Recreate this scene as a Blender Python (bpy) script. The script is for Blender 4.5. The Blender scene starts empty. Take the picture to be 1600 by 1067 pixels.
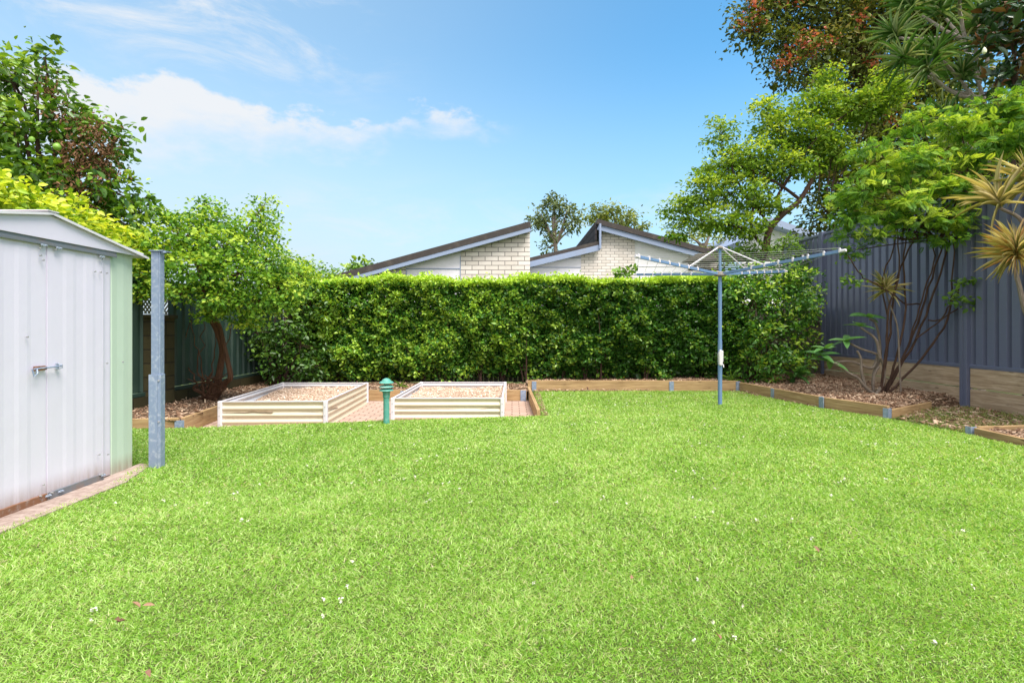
import bpy, math, random
import numpy as np
from mathutils import Vector, Matrix
R = math.radians
rng = np.random.default_rng(7)
random.seed(7)
sc = bpy.context.scene
COL = sc.collection
F = 830.0; HZ = 512.0; EYE = 1.2          # focal length and horizon in photo pixels, camera height

# ------------------------------------------------------------------ camera
cam = bpy.data.cameras.new('camera'); camo = bpy.data.objects.new('camera', cam); COL.objects.link(camo)
camo.location = (0, 0, EYE); camo.rotation_euler = (R(90), 0, 0)
cam.sensor_width = 36; cam.lens = 36 * F / 1600; cam.shift_y = -(533.5 - HZ) / 1600
cam.clip_start = 0.05; cam.clip_end = 800
sc.camera = camo
# ------------------------------------------------------------------ light
SUN_EL, SUN_AZ = 61, 143      # azimuth from +Y towards +X (behind the camera, to the right)
sd = bpy.data.lights.new('sun', 'SUN'); so = bpy.data.objects.new('sun', sd); COL.objects.link(so)
sd.energy = 2.7; sd.angle = R(34); sd.color = (1, .93, .86)
v = Vector((math.sin(R(SUN_AZ)) * math.cos(R(SUN_EL)), math.cos(R(SUN_AZ)) * math.cos(R(SUN_EL)), math.sin(R(SUN_EL))))
so.rotation_euler = v.to_track_quat('Z', 'Y').to_euler()
so.location = v * 60
sc.view_settings.view_transform = 'Standard'; sc.view_settings.look = 'None'
sc.view_settings.gamma = 1; sc.view_settings.exposure = 1.25
sc.cycles.max_bounces = 6; sc.cycles.transparent_max_bounces = 8
sc.cycles.use_denoising = True


class NT:
    """small helper to write node trees"""
    def __init__(s, tree): s.t = tree; s.n = tree.nodes; s.l = tree.links
    def new(s, typ, **kw):
        n = s.n.new(typ)
        for k, v_ in kw.items(): setattr(n, k, v_)
        return n
    def put(s, sock, val):
        if val is None: return
        if isinstance(val, bpy.types.NodeSocket): s.l.new(val, sock)
        elif isinstance(val, (tuple, list)) and len(val) == 3 and sock.type == 'RGBA': sock.default_value = (*val, 1)
        else: sock.default_value = val
    def math(s, op, a, b=None, c=None, clamp=False):
        n = s.new('ShaderNodeMath', operation=op, use_clamp=clamp)
        for i, x in enumerate((a, b, c)): s.put(n.inputs[i], x)
        return n.outputs[0]
    def mix(s, fac, a, b, mode='MIX'):
        n = s.new('ShaderNodeMix', data_type='RGBA', blend_type=mode)
        s.put(n.inputs[0], fac); s.put(n.inputs[6], a); s.put(n.inputs[7], b)
        return n.outputs[2]
    def noise(s, vec, scale, detail=4, rough=.55, dist=0.0):
        n = s.new('ShaderNodeTexNoise'); s.put(n.inputs['Vector'], vec)
        n.inputs['Scale'].default_value = scale; n.inputs['Detail'].default_value = detail
        n.inputs['Roughness'].default_value = rough; n.inputs['Distortion'].default_value = dist
        return n.outputs[0]
    def ramp(s, fac, stops):
        n = s.new('ShaderNodeValToRGB'); s.put(n.inputs[0], fac)
        e = n.color_ramp.elements
        while len(e) < len(stops): e.new(.5)
        for i, (p, c) in enumerate(stops):
            e[i].position = p; e[i].color = (*c, 1) if isinstance(c, (tuple, list)) else (c, c, c, 1)
        return n.outputs[0]
    def scale(s, vec, sx, sy, sz):
        n = s.new('ShaderNodeMapping'); s.put(n.inputs[0], vec); n.inputs['Scale'].default_value = (sx, sy, sz)
        return n.outputs[0]
    def sstep(s, x, a, b):
        n = s.new('ShaderNodeMapRange', interpolation_type='SMOOTHSTEP'); s.put(n.inputs[0], x)
        s.put(n.inputs[1], a); s.put(n.inputs[2], b); return n.outputs[0]
    def curve(s, x, pts, lo, hi):
        """float curve through (x, y) points; lo..hi is mapped to 0..1"""
        n = s.new('ShaderNodeFloatCurve'); xx = s.math('DIVIDE', s.math('SUBTRACT', x, lo), hi - lo, clamp=True)
        s.put(n.inputs[1], xx); c = n.mapping.curves[0]
        for i, (a, b) in enumerate(pts):
            a = (a - lo) / (hi - lo)
            if i < 2: c.points[i].location = (a, b)
            else: c.points.new(a, b)
        n.mapping.update(); return n.outputs[0]


# ------------------------------------------------------------------ sky with clouds (by direction)
w = bpy.data.worlds.new('World'); sc.world = w; w.use_nodes = True
t = NT(w.node_tree); t.n.clear()
sky = t.new('ShaderNodeTexSky', sky_type='NISHITA'); sky.sun_disc = False
sky.sun_elevation = R(SUN_EL); sky.sun_rotation = R(SUN_AZ)
sky.air_density = 1.0; sky.dust_density = 0.6; sky.ozone_density = 1.6; sky.altitude = 0
tc = t.new('ShaderNodeTexCoord'); sep = t.new('ShaderNodeSeparateXYZ'); t.l.new(tc.outputs['Generated'], sep.inputs[0])
az = t.math('ARCTAN2', sep.outputs[0], sep.outputs[1]); el = t.math('ARCSINE', sep.outputs[2])
def AZ(x): return math.atan((x - 800) / F)
def EL(x, y): return math.atan((HZ - y) / math.hypot(F, x - 800))
cv = t.new('ShaderNodeCombineXYZ')
t.put(cv.inputs[0], az); t.put(cv.inputs[1], t.math('MULTIPLY', el, 2.0))
puff = t.noise(cv.outputs[0], 7, 8, .58, .1)
fine = t.noise(cv.outputs[0], 22, 6, .6)
wv = t.scale(cv.outputs[0], 1.0, 1.6, 1)
wisp = t.noise(wv, 4.5, 9, .66, .5)
topc = t.curve(az, [(AZ(x), EL(x, y)) for x, y in ((-300, 150), (20, 78), (120, 112), (200, 128), (265, 100), (340, 140), (400, 165), (500, 182), (600, 185), (690, 172), (790, 184), (900, 196))], -1.0, .2)
botc = t.curve(az, [(AZ(x), EL(x, y)) for x, y in ((-300, 300), (100, 238), (300, 240), (450, 234), (600, 215), (650, 196), (690, 206), (760, 196), (800, 190), (900, 190))], -1.0, .2)
nz = t.math('MULTIPLY', t.math('SUBTRACT', puff, .5), .12)
nf = t.math('MULTIPLY', t.math('SUBTRACT', fine, .5), .075)
n2 = t.math('ADD', nz, nf)
up = t.sstep(t.math('ADD', t.math('SUBTRACT', topc, el), n2), -.006, .020)
dn = t.sstep(t.math('ADD', t.math('SUBTRACT', el, botc), n2), -.04, .07)
band = t.math('MULTIPLY', up, dn)
band = t.math('MULTIPLY', band, t.sstep(az, .03, -.06))
body = t.math('ADD', .62, t.math('MULTIPLY', puff, .75), clamp=True)
band = t.math('MULTIPLY', band, body)
w1 = t.sstep(wisp, .44, .74)
hi = t.math('MULTIPLY', t.sstep(el, .34, .46), t.sstep(az, -.12, -.5))
lo = t.math('MULTIPLY', t.sstep(el, .30, .16), .55)
wz = t.math('MULTIPLY', w1, t.math('ADD', t.math('MULTIPLY', hi, .95), lo, clamp=True))
cloud = t.math('MAXIMUM', band, wz)
hsv = t.new('ShaderNodeHueSaturation'); t.l.new(sky.outputs[0], hsv.inputs['Color'])
hsv.inputs['Saturation'].default_value = 1.0; hsv.inputs['Value'].default_value = 1.0
hz = t.math('MULTIPLY', t.sstep(el, .50, -.02), .72)                       # thin bright haze low down
hz = t.math('ADD', hz, t.math('MULTIPLY', t.sstep(az, .5, -.6), .42), clamp=True)
base = t.mix(hz, t.mix(1.0, hsv.outputs[0], (.72, 1.38, 1.50), 'MULTIPLY'), (3.85, 4.75, 5.35))
colr = t.mix(cloud, base, (4.75, 4.95, 5.2))
# unseen bright cloud added overhead and behind the camera for soft white fill
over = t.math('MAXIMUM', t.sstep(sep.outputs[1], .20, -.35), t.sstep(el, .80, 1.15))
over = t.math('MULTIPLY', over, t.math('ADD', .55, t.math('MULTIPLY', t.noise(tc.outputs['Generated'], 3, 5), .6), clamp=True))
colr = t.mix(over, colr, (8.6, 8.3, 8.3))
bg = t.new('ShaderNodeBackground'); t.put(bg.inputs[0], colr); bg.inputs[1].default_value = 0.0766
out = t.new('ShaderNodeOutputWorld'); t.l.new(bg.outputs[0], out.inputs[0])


# ------------------------------------------------------------------ mesh helpers
def at(x, y, Y): return np.array(((x - 800) * Y / F, Y, EYE + (HZ - y) * Y / F))
OFF = {}
def tag(o, label=None, cat=None, group=None, kind=None):
    for k, val in (('label', label), ('category', cat), ('group', group), ('kind', kind)):
        if val: o[k] = val
    return o
def thing(name, label, cat, loc, group=None):
    o = bpy.data.objects.new(name, None); COL.objects.link(o); o.empty_display_size = .1
    o.location = loc; OFF[o.name] = np.array(loc, float)
    return tag(o, label, cat, group)
def link(name, me, mat, parent=None, bevel=0, origin=None):
    off = OFF[parent.name] if parent else (np.array(origin, float) if origin is not None else np.zeros(3))
    if off.any():
        n = len(me.vertices); a = np.empty(n * 3, np.float32); me.vertices.foreach_get('co', a)
        a = (a.reshape(-1, 3) - off).astype(np.float32); me.vertices.foreach_set('co', a.ravel()); me.update()
    o = bpy.data.objects.new(name, me); COL.objects.link(o)
    for m_ in (mat if isinstance(mat, list) else [mat]): me.materials.append(m_)
    if parent: o.parent = parent
    elif origin is not None: o.location = origin
    OFF[o.name] = off
    if bevel:
        b = o.modifiers.new('bevel', 'BEVEL'); b.width = bevel; b.segments = 2; b.limit_method = 'ANGLE'; b.angle_limit = R(40)
    return o
def rot_z(a): c, s = math.cos(a), math.sin(a); return np.array(((c, -s, 0), (s, c, 0), (0, 0, 1)))
class MB:
    def __init__(s): s.v = []; s.f = []; s.loc = []; s.smooth = []
    def add(s, v_, f_, loc=None, smooth=False):
        b = len(s.v); s.v += [tuple(p) for p in v_]; s.f += [tuple(b + i for i in q) for q in f_]
        s.loc += [tuple(p) for p in (loc if loc is not None else v_)]; s.smooth += [smooth] * len(f_)
    def box(s, c, size, Rm=None):
        Rm = np.eye(3) if Rm is None else Rm; h = np.array(size) / 2
        L = np.array([(x, y, z) for z in (-1, 1) for y in (-1, 1) for x in (-1, 1)]) * h
        ro = np.array([random.random() * 9 for _ in range(3)])
        s.add(L @ Rm.T + np.array(c), [(0, 2, 3, 1), (4, 5, 7, 6), (0, 1, 5, 4), (2, 6, 7, 3), (0, 4, 6, 2), (1, 3, 7, 5)], L + ro)
    def beam(s, a, b, wdt, hgt, up=(0, 0, 1)):
        """box from a to b; width sideways, height along up"""
        a = np.array(a, float); b = np.array(b, float); d = b - a; L = np.linalg.norm(d); d /= L
        u = np.array(up, float); sd_ = np.cross(u, d); sd_ /= np.linalg.norm(sd_); u = np.cross(d, sd_)
        s.box((a + b) / 2, (L, wdt, hgt), np.stack((d, sd_, u), 1))
    def tube(s, pts, rad, n=8, cap=True):
        pts = [np.array(p, float) for p in pts]; k = len(pts)
        if not hasattr(rad, '__len__'): rad = [rad] * k
        V, Lc, Fc = [], [], []; d0 = pts[1] - pts[0]
        ref = np.array((0, 0, 1.)) if abs(d0[2]) < .9 * np.linalg.norm(d0) else np.array((1., 0, 0)); ln = 0
        for i in range(k):
            d = pts[min(i + 1, k - 1)] - pts[max(i - 1, 0)]; d = d / (np.linalg.norm(d) + 1e-9)
            a = np.cross(ref, d); a /= np.linalg.norm(a) + 1e-9; b = np.cross(d, a); ref = b
            if i: ln += np.linalg.norm(pts[i] - pts[i - 1])
            for j in range(n):
                th = 2 * math.pi * j / n
                V.append(pts[i] + rad[i] * (math.cos(th) * a + math.sin(th) * b)); Lc.append((ln, rad[i] * math.cos(th), rad[i] * math.sin(th)))
        for i in range(k - 1):
            for j in range(n):
                j2 = (j + 1) % n; Fc.append((i * n + j, i * n + j2, (i + 1) * n + j2, (i + 1) * n + j))
        if cap: Fc.append(tuple(range(n))[::-1]); Fc.append(tuple((k - 1) * n + j for j in range(n)))
        s.add(V, Fc, Lc, True)
    def lathe(s, c, prof, n=20):
        V, Fc = [], []
        for r_, z in prof:
            for j in range(n):
                th = 2 * math.pi * j / n; V.append((c[0] + r_ * math.cos(th), c[1] + r_ * math.sin(th), c[2] + z))
        for i in range(len(prof) - 1):
            for j in range(n):
                j2 = (j + 1) % n; Fc.append((i * n + j, i * n + j2, (i + 1) * n + j2, (i + 1) * n + j))
        Fc.append(tuple(range(n))[::-1]); Fc.append(tuple((len(prof) - 1) * n + j for j in range(n)))
        s.add(V, Fc, None, True)
    def prism(s, poly, d):
        """polygon (3-d points, planar) pushed by d"""
        n = len(poly); P = [np.array(p, float) for p in poly]; d = np.array(d, float)
        s.add(P + [p + d for p in P], [tuple(range(n))[::-1], tuple(range(n, 2 * n))] + [(i, (i + 1) % n, n + (i + 1) % n, n + i) for i in range(n)])
    def sheet(s, prof, org, eu, ev, ew, length, thick=.0015):
        """profile points (u, w) swept along ev by length: a corrugated sheet with real thickness"""
        org, eu, ev, ew = (np.array(a, float) for a in (org, eu, ev, ew)); V, Lc = [], []
        for u, q in prof:
            for dv in (0, length):
                for th in (0, -thick):
                    V.append(org + eu * u + ev * dv + ew * (q + th)); Lc.append((u, dv, q))
        Fc = []
        for i in range(len(prof) - 1):
            a, b = i * 4, (i + 1) * 4
            Fc += [(a, b, b + 2, a + 2), (a + 1, a + 3, b + 3, b + 1), (a, a + 1, b + 1, b), (a + 2, b + 2, b + 3, a + 3)]
        s.add(V, Fc, Lc)
    def build(s, name, mat, parent=None, bevel=0, origin=None):
        me = bpy.data.meshes.new(name); me.from_pydata(s.v, [], s.f)
        me.polygons.foreach_set('use_smooth', s.smooth)
        if any(s.smooth):
            try: me.set_sharp_from_angle(angle=R(40))
            except Exception: pass
        at_ = me.attributes.new('loc', 'FLOAT_VECTOR', 'POINT'); at_.data.foreach_set('vector', np.array(s.loc, np.float32).ravel())
        me.update(); return link(name, me, mat, parent, bevel, origin)

# ------------------------------------------------------------------ scattered geometry (numpy)
def frames(D, N):
    D = D / (np.linalg.norm(D, axis=1, keepdims=True) + 1e-9)
    X = np.cross(D, N); X /= np.linalg.norm(X, axis=1, keepdims=True) + 1e-9
    N = np.cross(X, D); return np.stack((X, D, N), 2)       # columns: side, along, normal
def scatter(T, TF, P, FR, S):
    """T template verts (K,3), TF quads (Q,4), P (n,3), FR (n,3,3), S (n,3) scales"""
    n, K = len(P), len(T)
    V = (T[None] * S[:, None, :]) @ FR.transpose(0, 2, 1) + P[:, None]
    Q = TF[None] + (np.arange(n) * K)[:, None, None]
    return V.reshape(-1, 3), Q.reshape(-1, 4)
def mesh_np(name, V, Q, mat, parent=None, attrs=None, origin=None, matidx=None):
    me = bpy.data.meshes.new(name); nq = len(Q)
    me.vertices.add(len(V)); me.vertices.foreach_set('co', V.astype(np.float32).ravel())
    me.loops.add(nq * 4); me.loops.foreach_set('vertex_index', Q.astype(np.int32).ravel())
    me.polygons.add(nq); me.polygons.foreach_set('loop_start', (np.arange(nq) * 4).astype(np.int32))
    try: me.polygons.foreach_set('loop_total', np.full(nq, 4, np.int32))
    except Exception: pass
    me.update(calc_edges=True)
    for k, a in (attrs or {}).items():
        x = me.attributes.new(k, 'FLOAT', 'FACE'); x.data.foreach_set('value', a.astype(np.float32))
    return link(name, me, mat, parent, origin=origin)
LEAF = np.array([(0, 0, 0), (.5, .28, .12), (.46, .62, .10), (0, 1, -.06), (-.46, .62, .10), (-.5, .28, .12)])
LEAF_F = np.array([(0, 1, 2, 3), (0, 3, 4, 5)])
def pinnate(pairs):
    V, Q = [], []
    for i in range(pairs):
        y = .12 + .8 * i / pairs; l = .30 * math.sin(math.pi * (.2 + .7 * i / pairs)) + .06
        for sgn in (-1, 1):
            b = len(V); V += [(0, y, 0), (sgn * l * .6, y - .035, .02), (sgn * l, y + .05, -.02), (sgn * l * .55, y + .075, .02)]
            Q.append((b, b + 1, b + 2, b + 3))
    b = len(V); V += [(0, .88, 0), (.05, .95, 0), (0, 1.08, -.02), (-.05, .95, 0)]; Q.append((b, b + 1, b + 2, b + 3))
    b = len(V); V += [(-.008, 0, 0), (.008, 0, 0), (.006, .95, 0), (-.006, .95, 0)]; Q.append((b, b + 1, b + 2, b + 3))
    V = np.array(V, float); V[:, 2] -= .18 * V[:, 1] ** 2; return V, np.array(Q)
PIN, PIN_F = pinnate(8)
def unit(n): a = rng.normal(size=(n, 3)); return a / np.linalg.norm(a, axis=1, keepdims=True)
def leaf_mesh(name, P, mat, parent, size, ratio=.5, up=.9, out=None, droop=.2, tint=None, tmpl=None, var=.3, rb=1.0):
    n = len(P); T, TF = tmpl or (LEAF, LEAF_F)
    D = unit(n) * np.array((1, 1, .6)); D[:, 2] -= droop
    if out is not None: D += out * .7
    N = unit(n) + np.array((0, 0, up))
    if out is not None: N += out * .5
    s = size * (1 + var * rng.normal(size=n)).clip(.4, 1.8); S = np.stack((s * ratio, s, s), 1)
    if tmpl: S = np.stack((s * ratio * 2, s, s), 1)
    V, Q = scatter(T, TF, P, frames(D, N), S)
    k = len(TF); at_ = {'rnd': np.repeat(rng.random(n) * rb, k), 'tint': np.repeat(tint if tint is not None else np.zeros(n), k)}
    return mesh_np(name, V, Q, mat, parent, at_)

# ------------------------------------------------------------------ materials
def mat_new(name):
    m = bpy.data.materials.new(name); m.use_nodes = True; T = NT(m.node_tree)
    return m, T, T.n['Principled BSDF']
def loc_of(T):
    a = T.new('ShaderNodeAttribute', attribute_name='loc'); return a.outputs['Vector']
def bump(T, b, h, strength=.3, dist=.01):
    n = T.new('ShaderNodeBump'); n.inputs['Strength'].default_value = strength; n.inputs['Distance'].default_value = dist
    T.put(n.inputs['Height'], h); T.l.new(n.outputs[0], b.inputs['Normal'])
def paint(name, c, rough=.5, dirt=(.4, .35, .28), amt=.25, scale=3, metal=0, bmp=.05, spec=.5):
    m, T, b = mat_new(name); L = loc_of(T)
    n = T.noise(L, scale, 6, .6); n3 = T.noise(L, scale * 14, 3, .6)
    f = T.math('MULTIPLY', T.sstep(n, .45, .8), amt)
    c2 = T.mix(f, c, dirt); c3 = T.mix(T.math('MULTIPLY', T.math('SUBTRACT', n3, .3, clamp=True), .35 * amt / .25 if amt else 0), c2, tuple(x * .7 for x in c))
    T.put(b.inputs['Base Color'], c3); T.put(b.inputs['Roughness'], T.math('ADD', rough - .1, T.math('MULTIPLY', n, .25)))
    b.inputs['Metallic'].default_value = metal; b.inputs['Specular IOR Level'].default_value = spec
    bump(T, b, n3, bmp, .004); return m
def stained(name, c, mud=(.26, .17, .11), rust=(.30, .13, .06)):
    m, T, b = mat_new(name); L = loc_of(T); sp = T.new('ShaderNodeSeparateXYZ'); T.l.new(L, sp.inputs[0])
    n = T.noise(L, 3, 6, .6); n2 = T.noise(T.scale(L, 9, .7, 1), 2.5, 6, .7); n3 = T.noise(L, 60, 3)
    f = T.math('MULTIPLY', T.sstep(sp.outputs[1], .16, .0), T.math('MULTIPLY', n2, 1.2)); f2 = T.math('MULTIPLY', T.sstep(n2, .55, .85), .05)
    cc = T.mix(f2, c, tuple(x * .6 for x in c)); cc = T.mix(T.math('MULTIPLY', T.sstep(n, .5, .8), .07), cc, (.5, .47, .42))
    cc = T.mix(f, cc, mud); spk = T.sstep(n3, .74, .80); cc = T.mix(T.math('MULTIPLY', spk, T.sstep(sp.outputs[1], .5, .0)), cc, rust)
    T.put(b.inputs['Base Color'], cc); b.inputs['Roughness'].default_value = .45; bump(T, b, n, .10, .03); return m
def wood(name, c1, c2, c3, grain=1.0, rough=.8, knots=True):
    m, T, b = mat_new(name); L = loc_of(T)
    g = T.noise(T.scale(L, 1.2 * grain, 22 * grain, 22 * grain), 2.2, 6, .65, .6)
    g2 = T.noise(T.scale(L, .8, 6, 6), 1.5, 3, .5, .3); st = T.noise(L, 5, 5, .6)
    c = T.ramp(g, [(.25, c1), (.5, c2), (.78, c3)])
    c = T.mix(T.math('MULTIPLY', T.sstep(g2, .5, .75), .45), c, c1)
    c = T.mix(T.math('MULTIPLY', T.sstep(st, .58, .78), .35), c, tuple(x * .45 for x in c1))
    if knots:
        vo = T.new('ShaderNodeTexVoronoi'); T.put(vo.inputs['Vector'], T.scale(L, 1.6, 7, 7)); vo.inputs['Scale'].default_value = 1.4
        c = T.mix(T.math('MULTIPLY', T.sstep(vo.outputs['Distance'], .13, .05), .7), c, tuple(x * .35 for x in c1))
    T.put(b.inputs['Base Color'], c); b.inputs['Roughness'].default_value = rough; b.inputs['Specular IOR Level'].default_value = .25
    bump(T, b, g, .5, .004); return m
def leafm(name, dark, mid, light, tip=None, rough=.42, trans=.35, back=None, spec=.4):
    m, T, b = mat_new(name); T.n.remove(b)
    a = T.new('ShaderNodeAttribute', attribute_name='rnd'); a2 = T.new('ShaderNodeAttribute', attribute_name='tint')
    c = T.ramp(a.outputs['Fac'], [(0, dark), (.5, mid), (1, light)])
    if tip: c = T.mix(a2.outputs['Fac'], c, tip)
    if back:
        g = T.new('ShaderNodeNewGeometry'); c = T.mix(T.math('MULTIPLY', g.outputs['Backfacing'], T.sstep(a.outputs['Fac'], .6, .65)), c, back)
    p = T.new('ShaderNodeBsdfPrincipled'); T.put(p.inputs['Base Color'], c); p.inputs['Roughness'].default_value = rough
    p.inputs['Specular IOR Level'].default_value = spec
    tr = T.new('ShaderNodeBsdfTranslucent'); T.put(tr.inputs[0], T.mix(1.0, c, (1.35, 1.25, .5), 'MULTIPLY'))
    mx = T.new('ShaderNodeMixShader'); mx.inputs[0].default_value = trans
    T.l.new(p.outputs[0], mx.inputs[1]); T.l.new(tr.outputs[0], mx.inputs[2])
    T.l.new(mx.outputs[0], T.n['Material Output'].inputs[0]); return m
def bark(name, c1, c2, scale=9, rough=.9):
    m, T, b = mat_new(name); L = loc_of(T)
    n = T.noise(T.scale(L, .7, 6, 6), scale, 6, .65, .4); n2 = T.noise(L, scale * .5, 3)
    c = T.ramp(n, [(.3, c1), (.7, c2)]); c = T.mix(T.math('MULTIPLY', n2, .4), c, tuple(x * .6 for x in c1))
    T.put(b.inputs['Base Color'], c); b.inputs['Roughness'].default_value = rough; b.inputs['Specular IOR Level'].default_value = .2
    bump(T, b, n, .7, .012); return m

def earth(name, c1, c2, c3, scale=30, bs=.6):
    m, T, b = mat_new(name); L = T.new('ShaderNodeNewGeometry').outputs['Position']
    n = T.noise(L, scale, 8, .7); n2 = T.noise(L, 1.3, 4); c = T.ramp(n, [(.3, c1), (.52, c2), (.75, c3)])
    c = T.mix(T.math('MULTIPLY', T.sstep(n2, .45, .7), .4), c, c1)
    T.put(b.inputs['Base Color'], c); b.inputs['Roughness'].default_value = .95; b.inputs['Specular IOR Level'].default_value = .1
    bump(T, b, n, bs, .03); return m
def bricks(name, bc1, bc2, mortar, bw, bh, ms=.012, rough=.85, soot=.3, offset=.5):
    m, T, b = mat_new(name); L = loc_of(T)
    x = T.new('ShaderNodeTexBrick'); T.put(x.inputs['Vector'], L); x.offset = offset
    x.inputs['Color1'].default_value = (*bc1, 1); x.inputs['Color2'].default_value = (*bc2, 1); x.inputs['Mortar'].default_value = (*mortar, 1)
    x.inputs['Scale'].default_value = 1; x.inputs['Mortar Size'].default_value = ms; x.inputs['Brick Width'].default_value = bw
    x.inputs['Row Height'].default_value = bh; x.inputs['Mortar Smooth'].default_value = .2; x.inputs['Bias'].default_value = -.2
    n = T.noise(L, 5, 7, .65); n2 = T.noise(L, 1.1, 4)
    c = T.mix(T.math('MULTIPLY', T.sstep(n, .45, .75), soot), x.outputs['Color'], tuple(a * .5 for a in bc1))
    c = T.mix(T.math('MULTIPLY', T.sstep(n2, .5, .75), soot), c, tuple(a * .6 for a in bc2))
    T.put(b.inputs['Base Color'], c); b.inputs['Roughness'].default_value = rough; b.inputs['Specular IOR Level'].default_value = .2
    h = T.math('SUBTRACT', T.math('MULTIPLY', n, .5), x.outputs['Fac']); bump(T, b, h, .8, .01); return m

M = {}
M['shed_white'] = stained('shed white paint', (.70, .66, .785))
M['shed_green'] = stained('shed pale green paint', (.50, .61, .50))
M['galv'] = paint('galvanised steel', (.25, .32, .46), .48, (.60, .65, .72), .8, 26, metal=.25)
M['galv_light'] = paint('zinc light', (.36, .42, .52), .45, (.5, .5, .5), .3, 8, metal=.2)
M['track'] = paint('dark galvanised track', (.20, .22, .25), .5, (.35, .2, .12), .6, 8, metal=.3)
M['rust'] = paint('rusty steel', (.22, .10, .05), .8, (.42, .40, .40), .6, 30, bmp=.3)
M['screw'] = paint('screw heads', (.45, .45, .46), .4, (.2, .2, .2), .2, 20, metal=.5)
M['fence_blue'] = paint('slate blue fence paint', (.138, .158, .245), .42, (.16, .17, .20), .22, 1.2, bmp=.02)
M['fence_green'] = paint('dark green fence paint', (.022, .050, .040), .5, (.10, .14, .11), .3, 2)
M['hoist_blue'] = paint('clothesline blue paint', (.13, .235, .42), .45, (.30, .33, .36), .35, 6)
M['wire'] = paint('plastic coated line', (.36, .39, .38), .5, (.3, .3, .3), .2, 8)
M['white_metal'] = paint('white metal', (.68, .66, .70), .4, (.5, .48, .45), .2, 6)
M['cap_grey'] = paint('weathered casting', (.28, .25, .22), .6, (.45, .43, .4), .5, 30)
M['cream'] = paint('cream corrugated steel', (.66, .58, .44), .42, (.45, .40, .30), .20, 4)
M['bed_inner'] = paint('grey inner steel', (.60, .60, .64), .45, (.4, .38, .36), .3, 5)
M['lamp_green'] = paint('verdigris lamp paint', (.085, .33, .27), .5, (.45, .62, .55), .75, 14)
M['sleeper'] = wood('treated pine sleeper', (.20, .12, .06), (.40, .265, .13), (.58, .42, .24))
M['sleeper_old'] = wood('weathered pine board', (.24, .16, .095), (.50, .37, .25), (.70, .56, .42), 1.0)
M['paling'] = wood('old paling', (.07, .06, .05), (.14, .12, .10), (.22, .19, .16))
M['weather'] = wood('grey shingle', (.10, .085, .07), (.22, .20, .17), (.36, .33, .29))
M['plinth'] = bricks('mossy block wall', (.055, .047, .02), (.042, .035, .017), (.028, .024, .014), .39, .19, .010, soot=.55)
M['house_brick'] = bricks('white bagged brick', (.84, .78, .72), (.68, .62, .56), (.26, .23, .21), .42, .145, .012, soot=.22)
M['roof_dark'] = paint('dark tile edge', (.050, .042, .040), .8, (.13, .11, .09), .7, 3, bmp=.5)
M['barge'] = paint('blue grey barge board', (.27, .34, .49), .55, (.3, .3, .32), .3, 3)
M['cladding'] = paint('pale fibre cement', (.88, .86, .92), .6, (.50, .51, .54), .30, 1.2)
M['cladding_white'] = paint('white board', (.85, .85, .86), .5, (.6, .6, .6), .15, 2)
M['tiles'] = bricks('clerestory shingles', (.055, .05, .055), (.035, .032, .036), (.015, .015, .015), .3, .3, .03, soot=.4)
M['paver'] = bricks('pink clay paver', (.52, .37, .30), (.43, .30, .24), (.12, .09, .07), .23, .115, .008, soot=.25)
M['concrete'] = earth('pink stained slab', (.22, .155, .13), (.36, .28, .24), (.50, .42, .37), 14, .3)
M['soil'] = earth('dark mulch soil', (.05, .032, .022), (.13, .085, .055), (.26, .18, .12), 28)
M['dirt'] = earth('lawn thatch', (.04, .055, .015), (.09, .12, .03), (.2, .22, .08), 45)
M['ground'] = earth('far ground', (.05, .07, .02), (.08, .11, .03), (.12, .15, .05), 2)
M['sandfill'] = earth('pale wood chip fill', (.33, .22, .15), (.56, .42, .32), (.74, .60, .50), 45, .8)
M['lattice'] = wood('cream lattice', (.30, .28, .20), (.42, .40, .30), (.5, .48, .38), knots=False)
M['chip'] = leafm('bark chips', (.12, .065, .04), (.34, .21, .135), (.62, .47, .34), rough=.8, trans=0.0, spec=.1)
M['chip_pale'] = leafm('pale chips', (.45, .30, .20), (.68, .52, .40), (.85, .72, .60), rough=.8, trans=0.0, spec=.1)
M['grass'] = leafm('lawn blades', (.12, .30, .030), (.33, .58, .075), (.66, .81, .36), (.70, .62, .42), .42, .45, spec=.5)
M['grass_dry'] = leafm('scruffy grass', (.10, .20, .03), (.20, .30, .06), (.42, .40, .18), (.4, .3, .15), .6, .3)
M['clover'] = leafm('clover heads', (.7, .66, .58), (.8, .78, .74), (.85, .84, .82), rough=.7, trans=.2)
M['dryleaf'] = leafm('dry leaf', (.16, .08, .05), (.26, .14, .09), (.36, .21, .13), rough=.6, trans=.15)
M['hedge'] = leafm('hedge leaves', (.028, .085, .014), (.06, .19, .024), (.18, .41, .045), (.58, .80, .09), .36, .3, spec=.5)
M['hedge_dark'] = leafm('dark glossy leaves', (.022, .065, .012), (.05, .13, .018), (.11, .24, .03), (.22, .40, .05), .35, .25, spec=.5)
M['vine'] = leafm('yellow green vine', (.12, .24, .02), (.34, .52, .035), (.66, .76, .06), (.72, .76, .09), .45, .4)
M['citrus'] = leafm('citrus leaves', (.04, .10, .014), (.10, .22, .025), (.22, .40, .04), (.42, .58, .06), .35, .3, spec=.5)
M['deadvine'] = leafm('dead brown vine', (.08, .04, .02), (.17, .09, .045), (.27, .15, .09), rough=.8, trans=.1, spec=.1)
M['cassia'] = leafm('light feathery leaves', (.045, .13, .02), (.12, .28, .032), (.26, .46, .055), (.56, .72, .10), .5, .42, spec=.2)
M['feather'] = leafm('mid feathery leaves', (.07, .15, .016), (.15, .28, .03), (.28, .44, .05), (.48, .60, .09), .5, .42, spec=.2)
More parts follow.
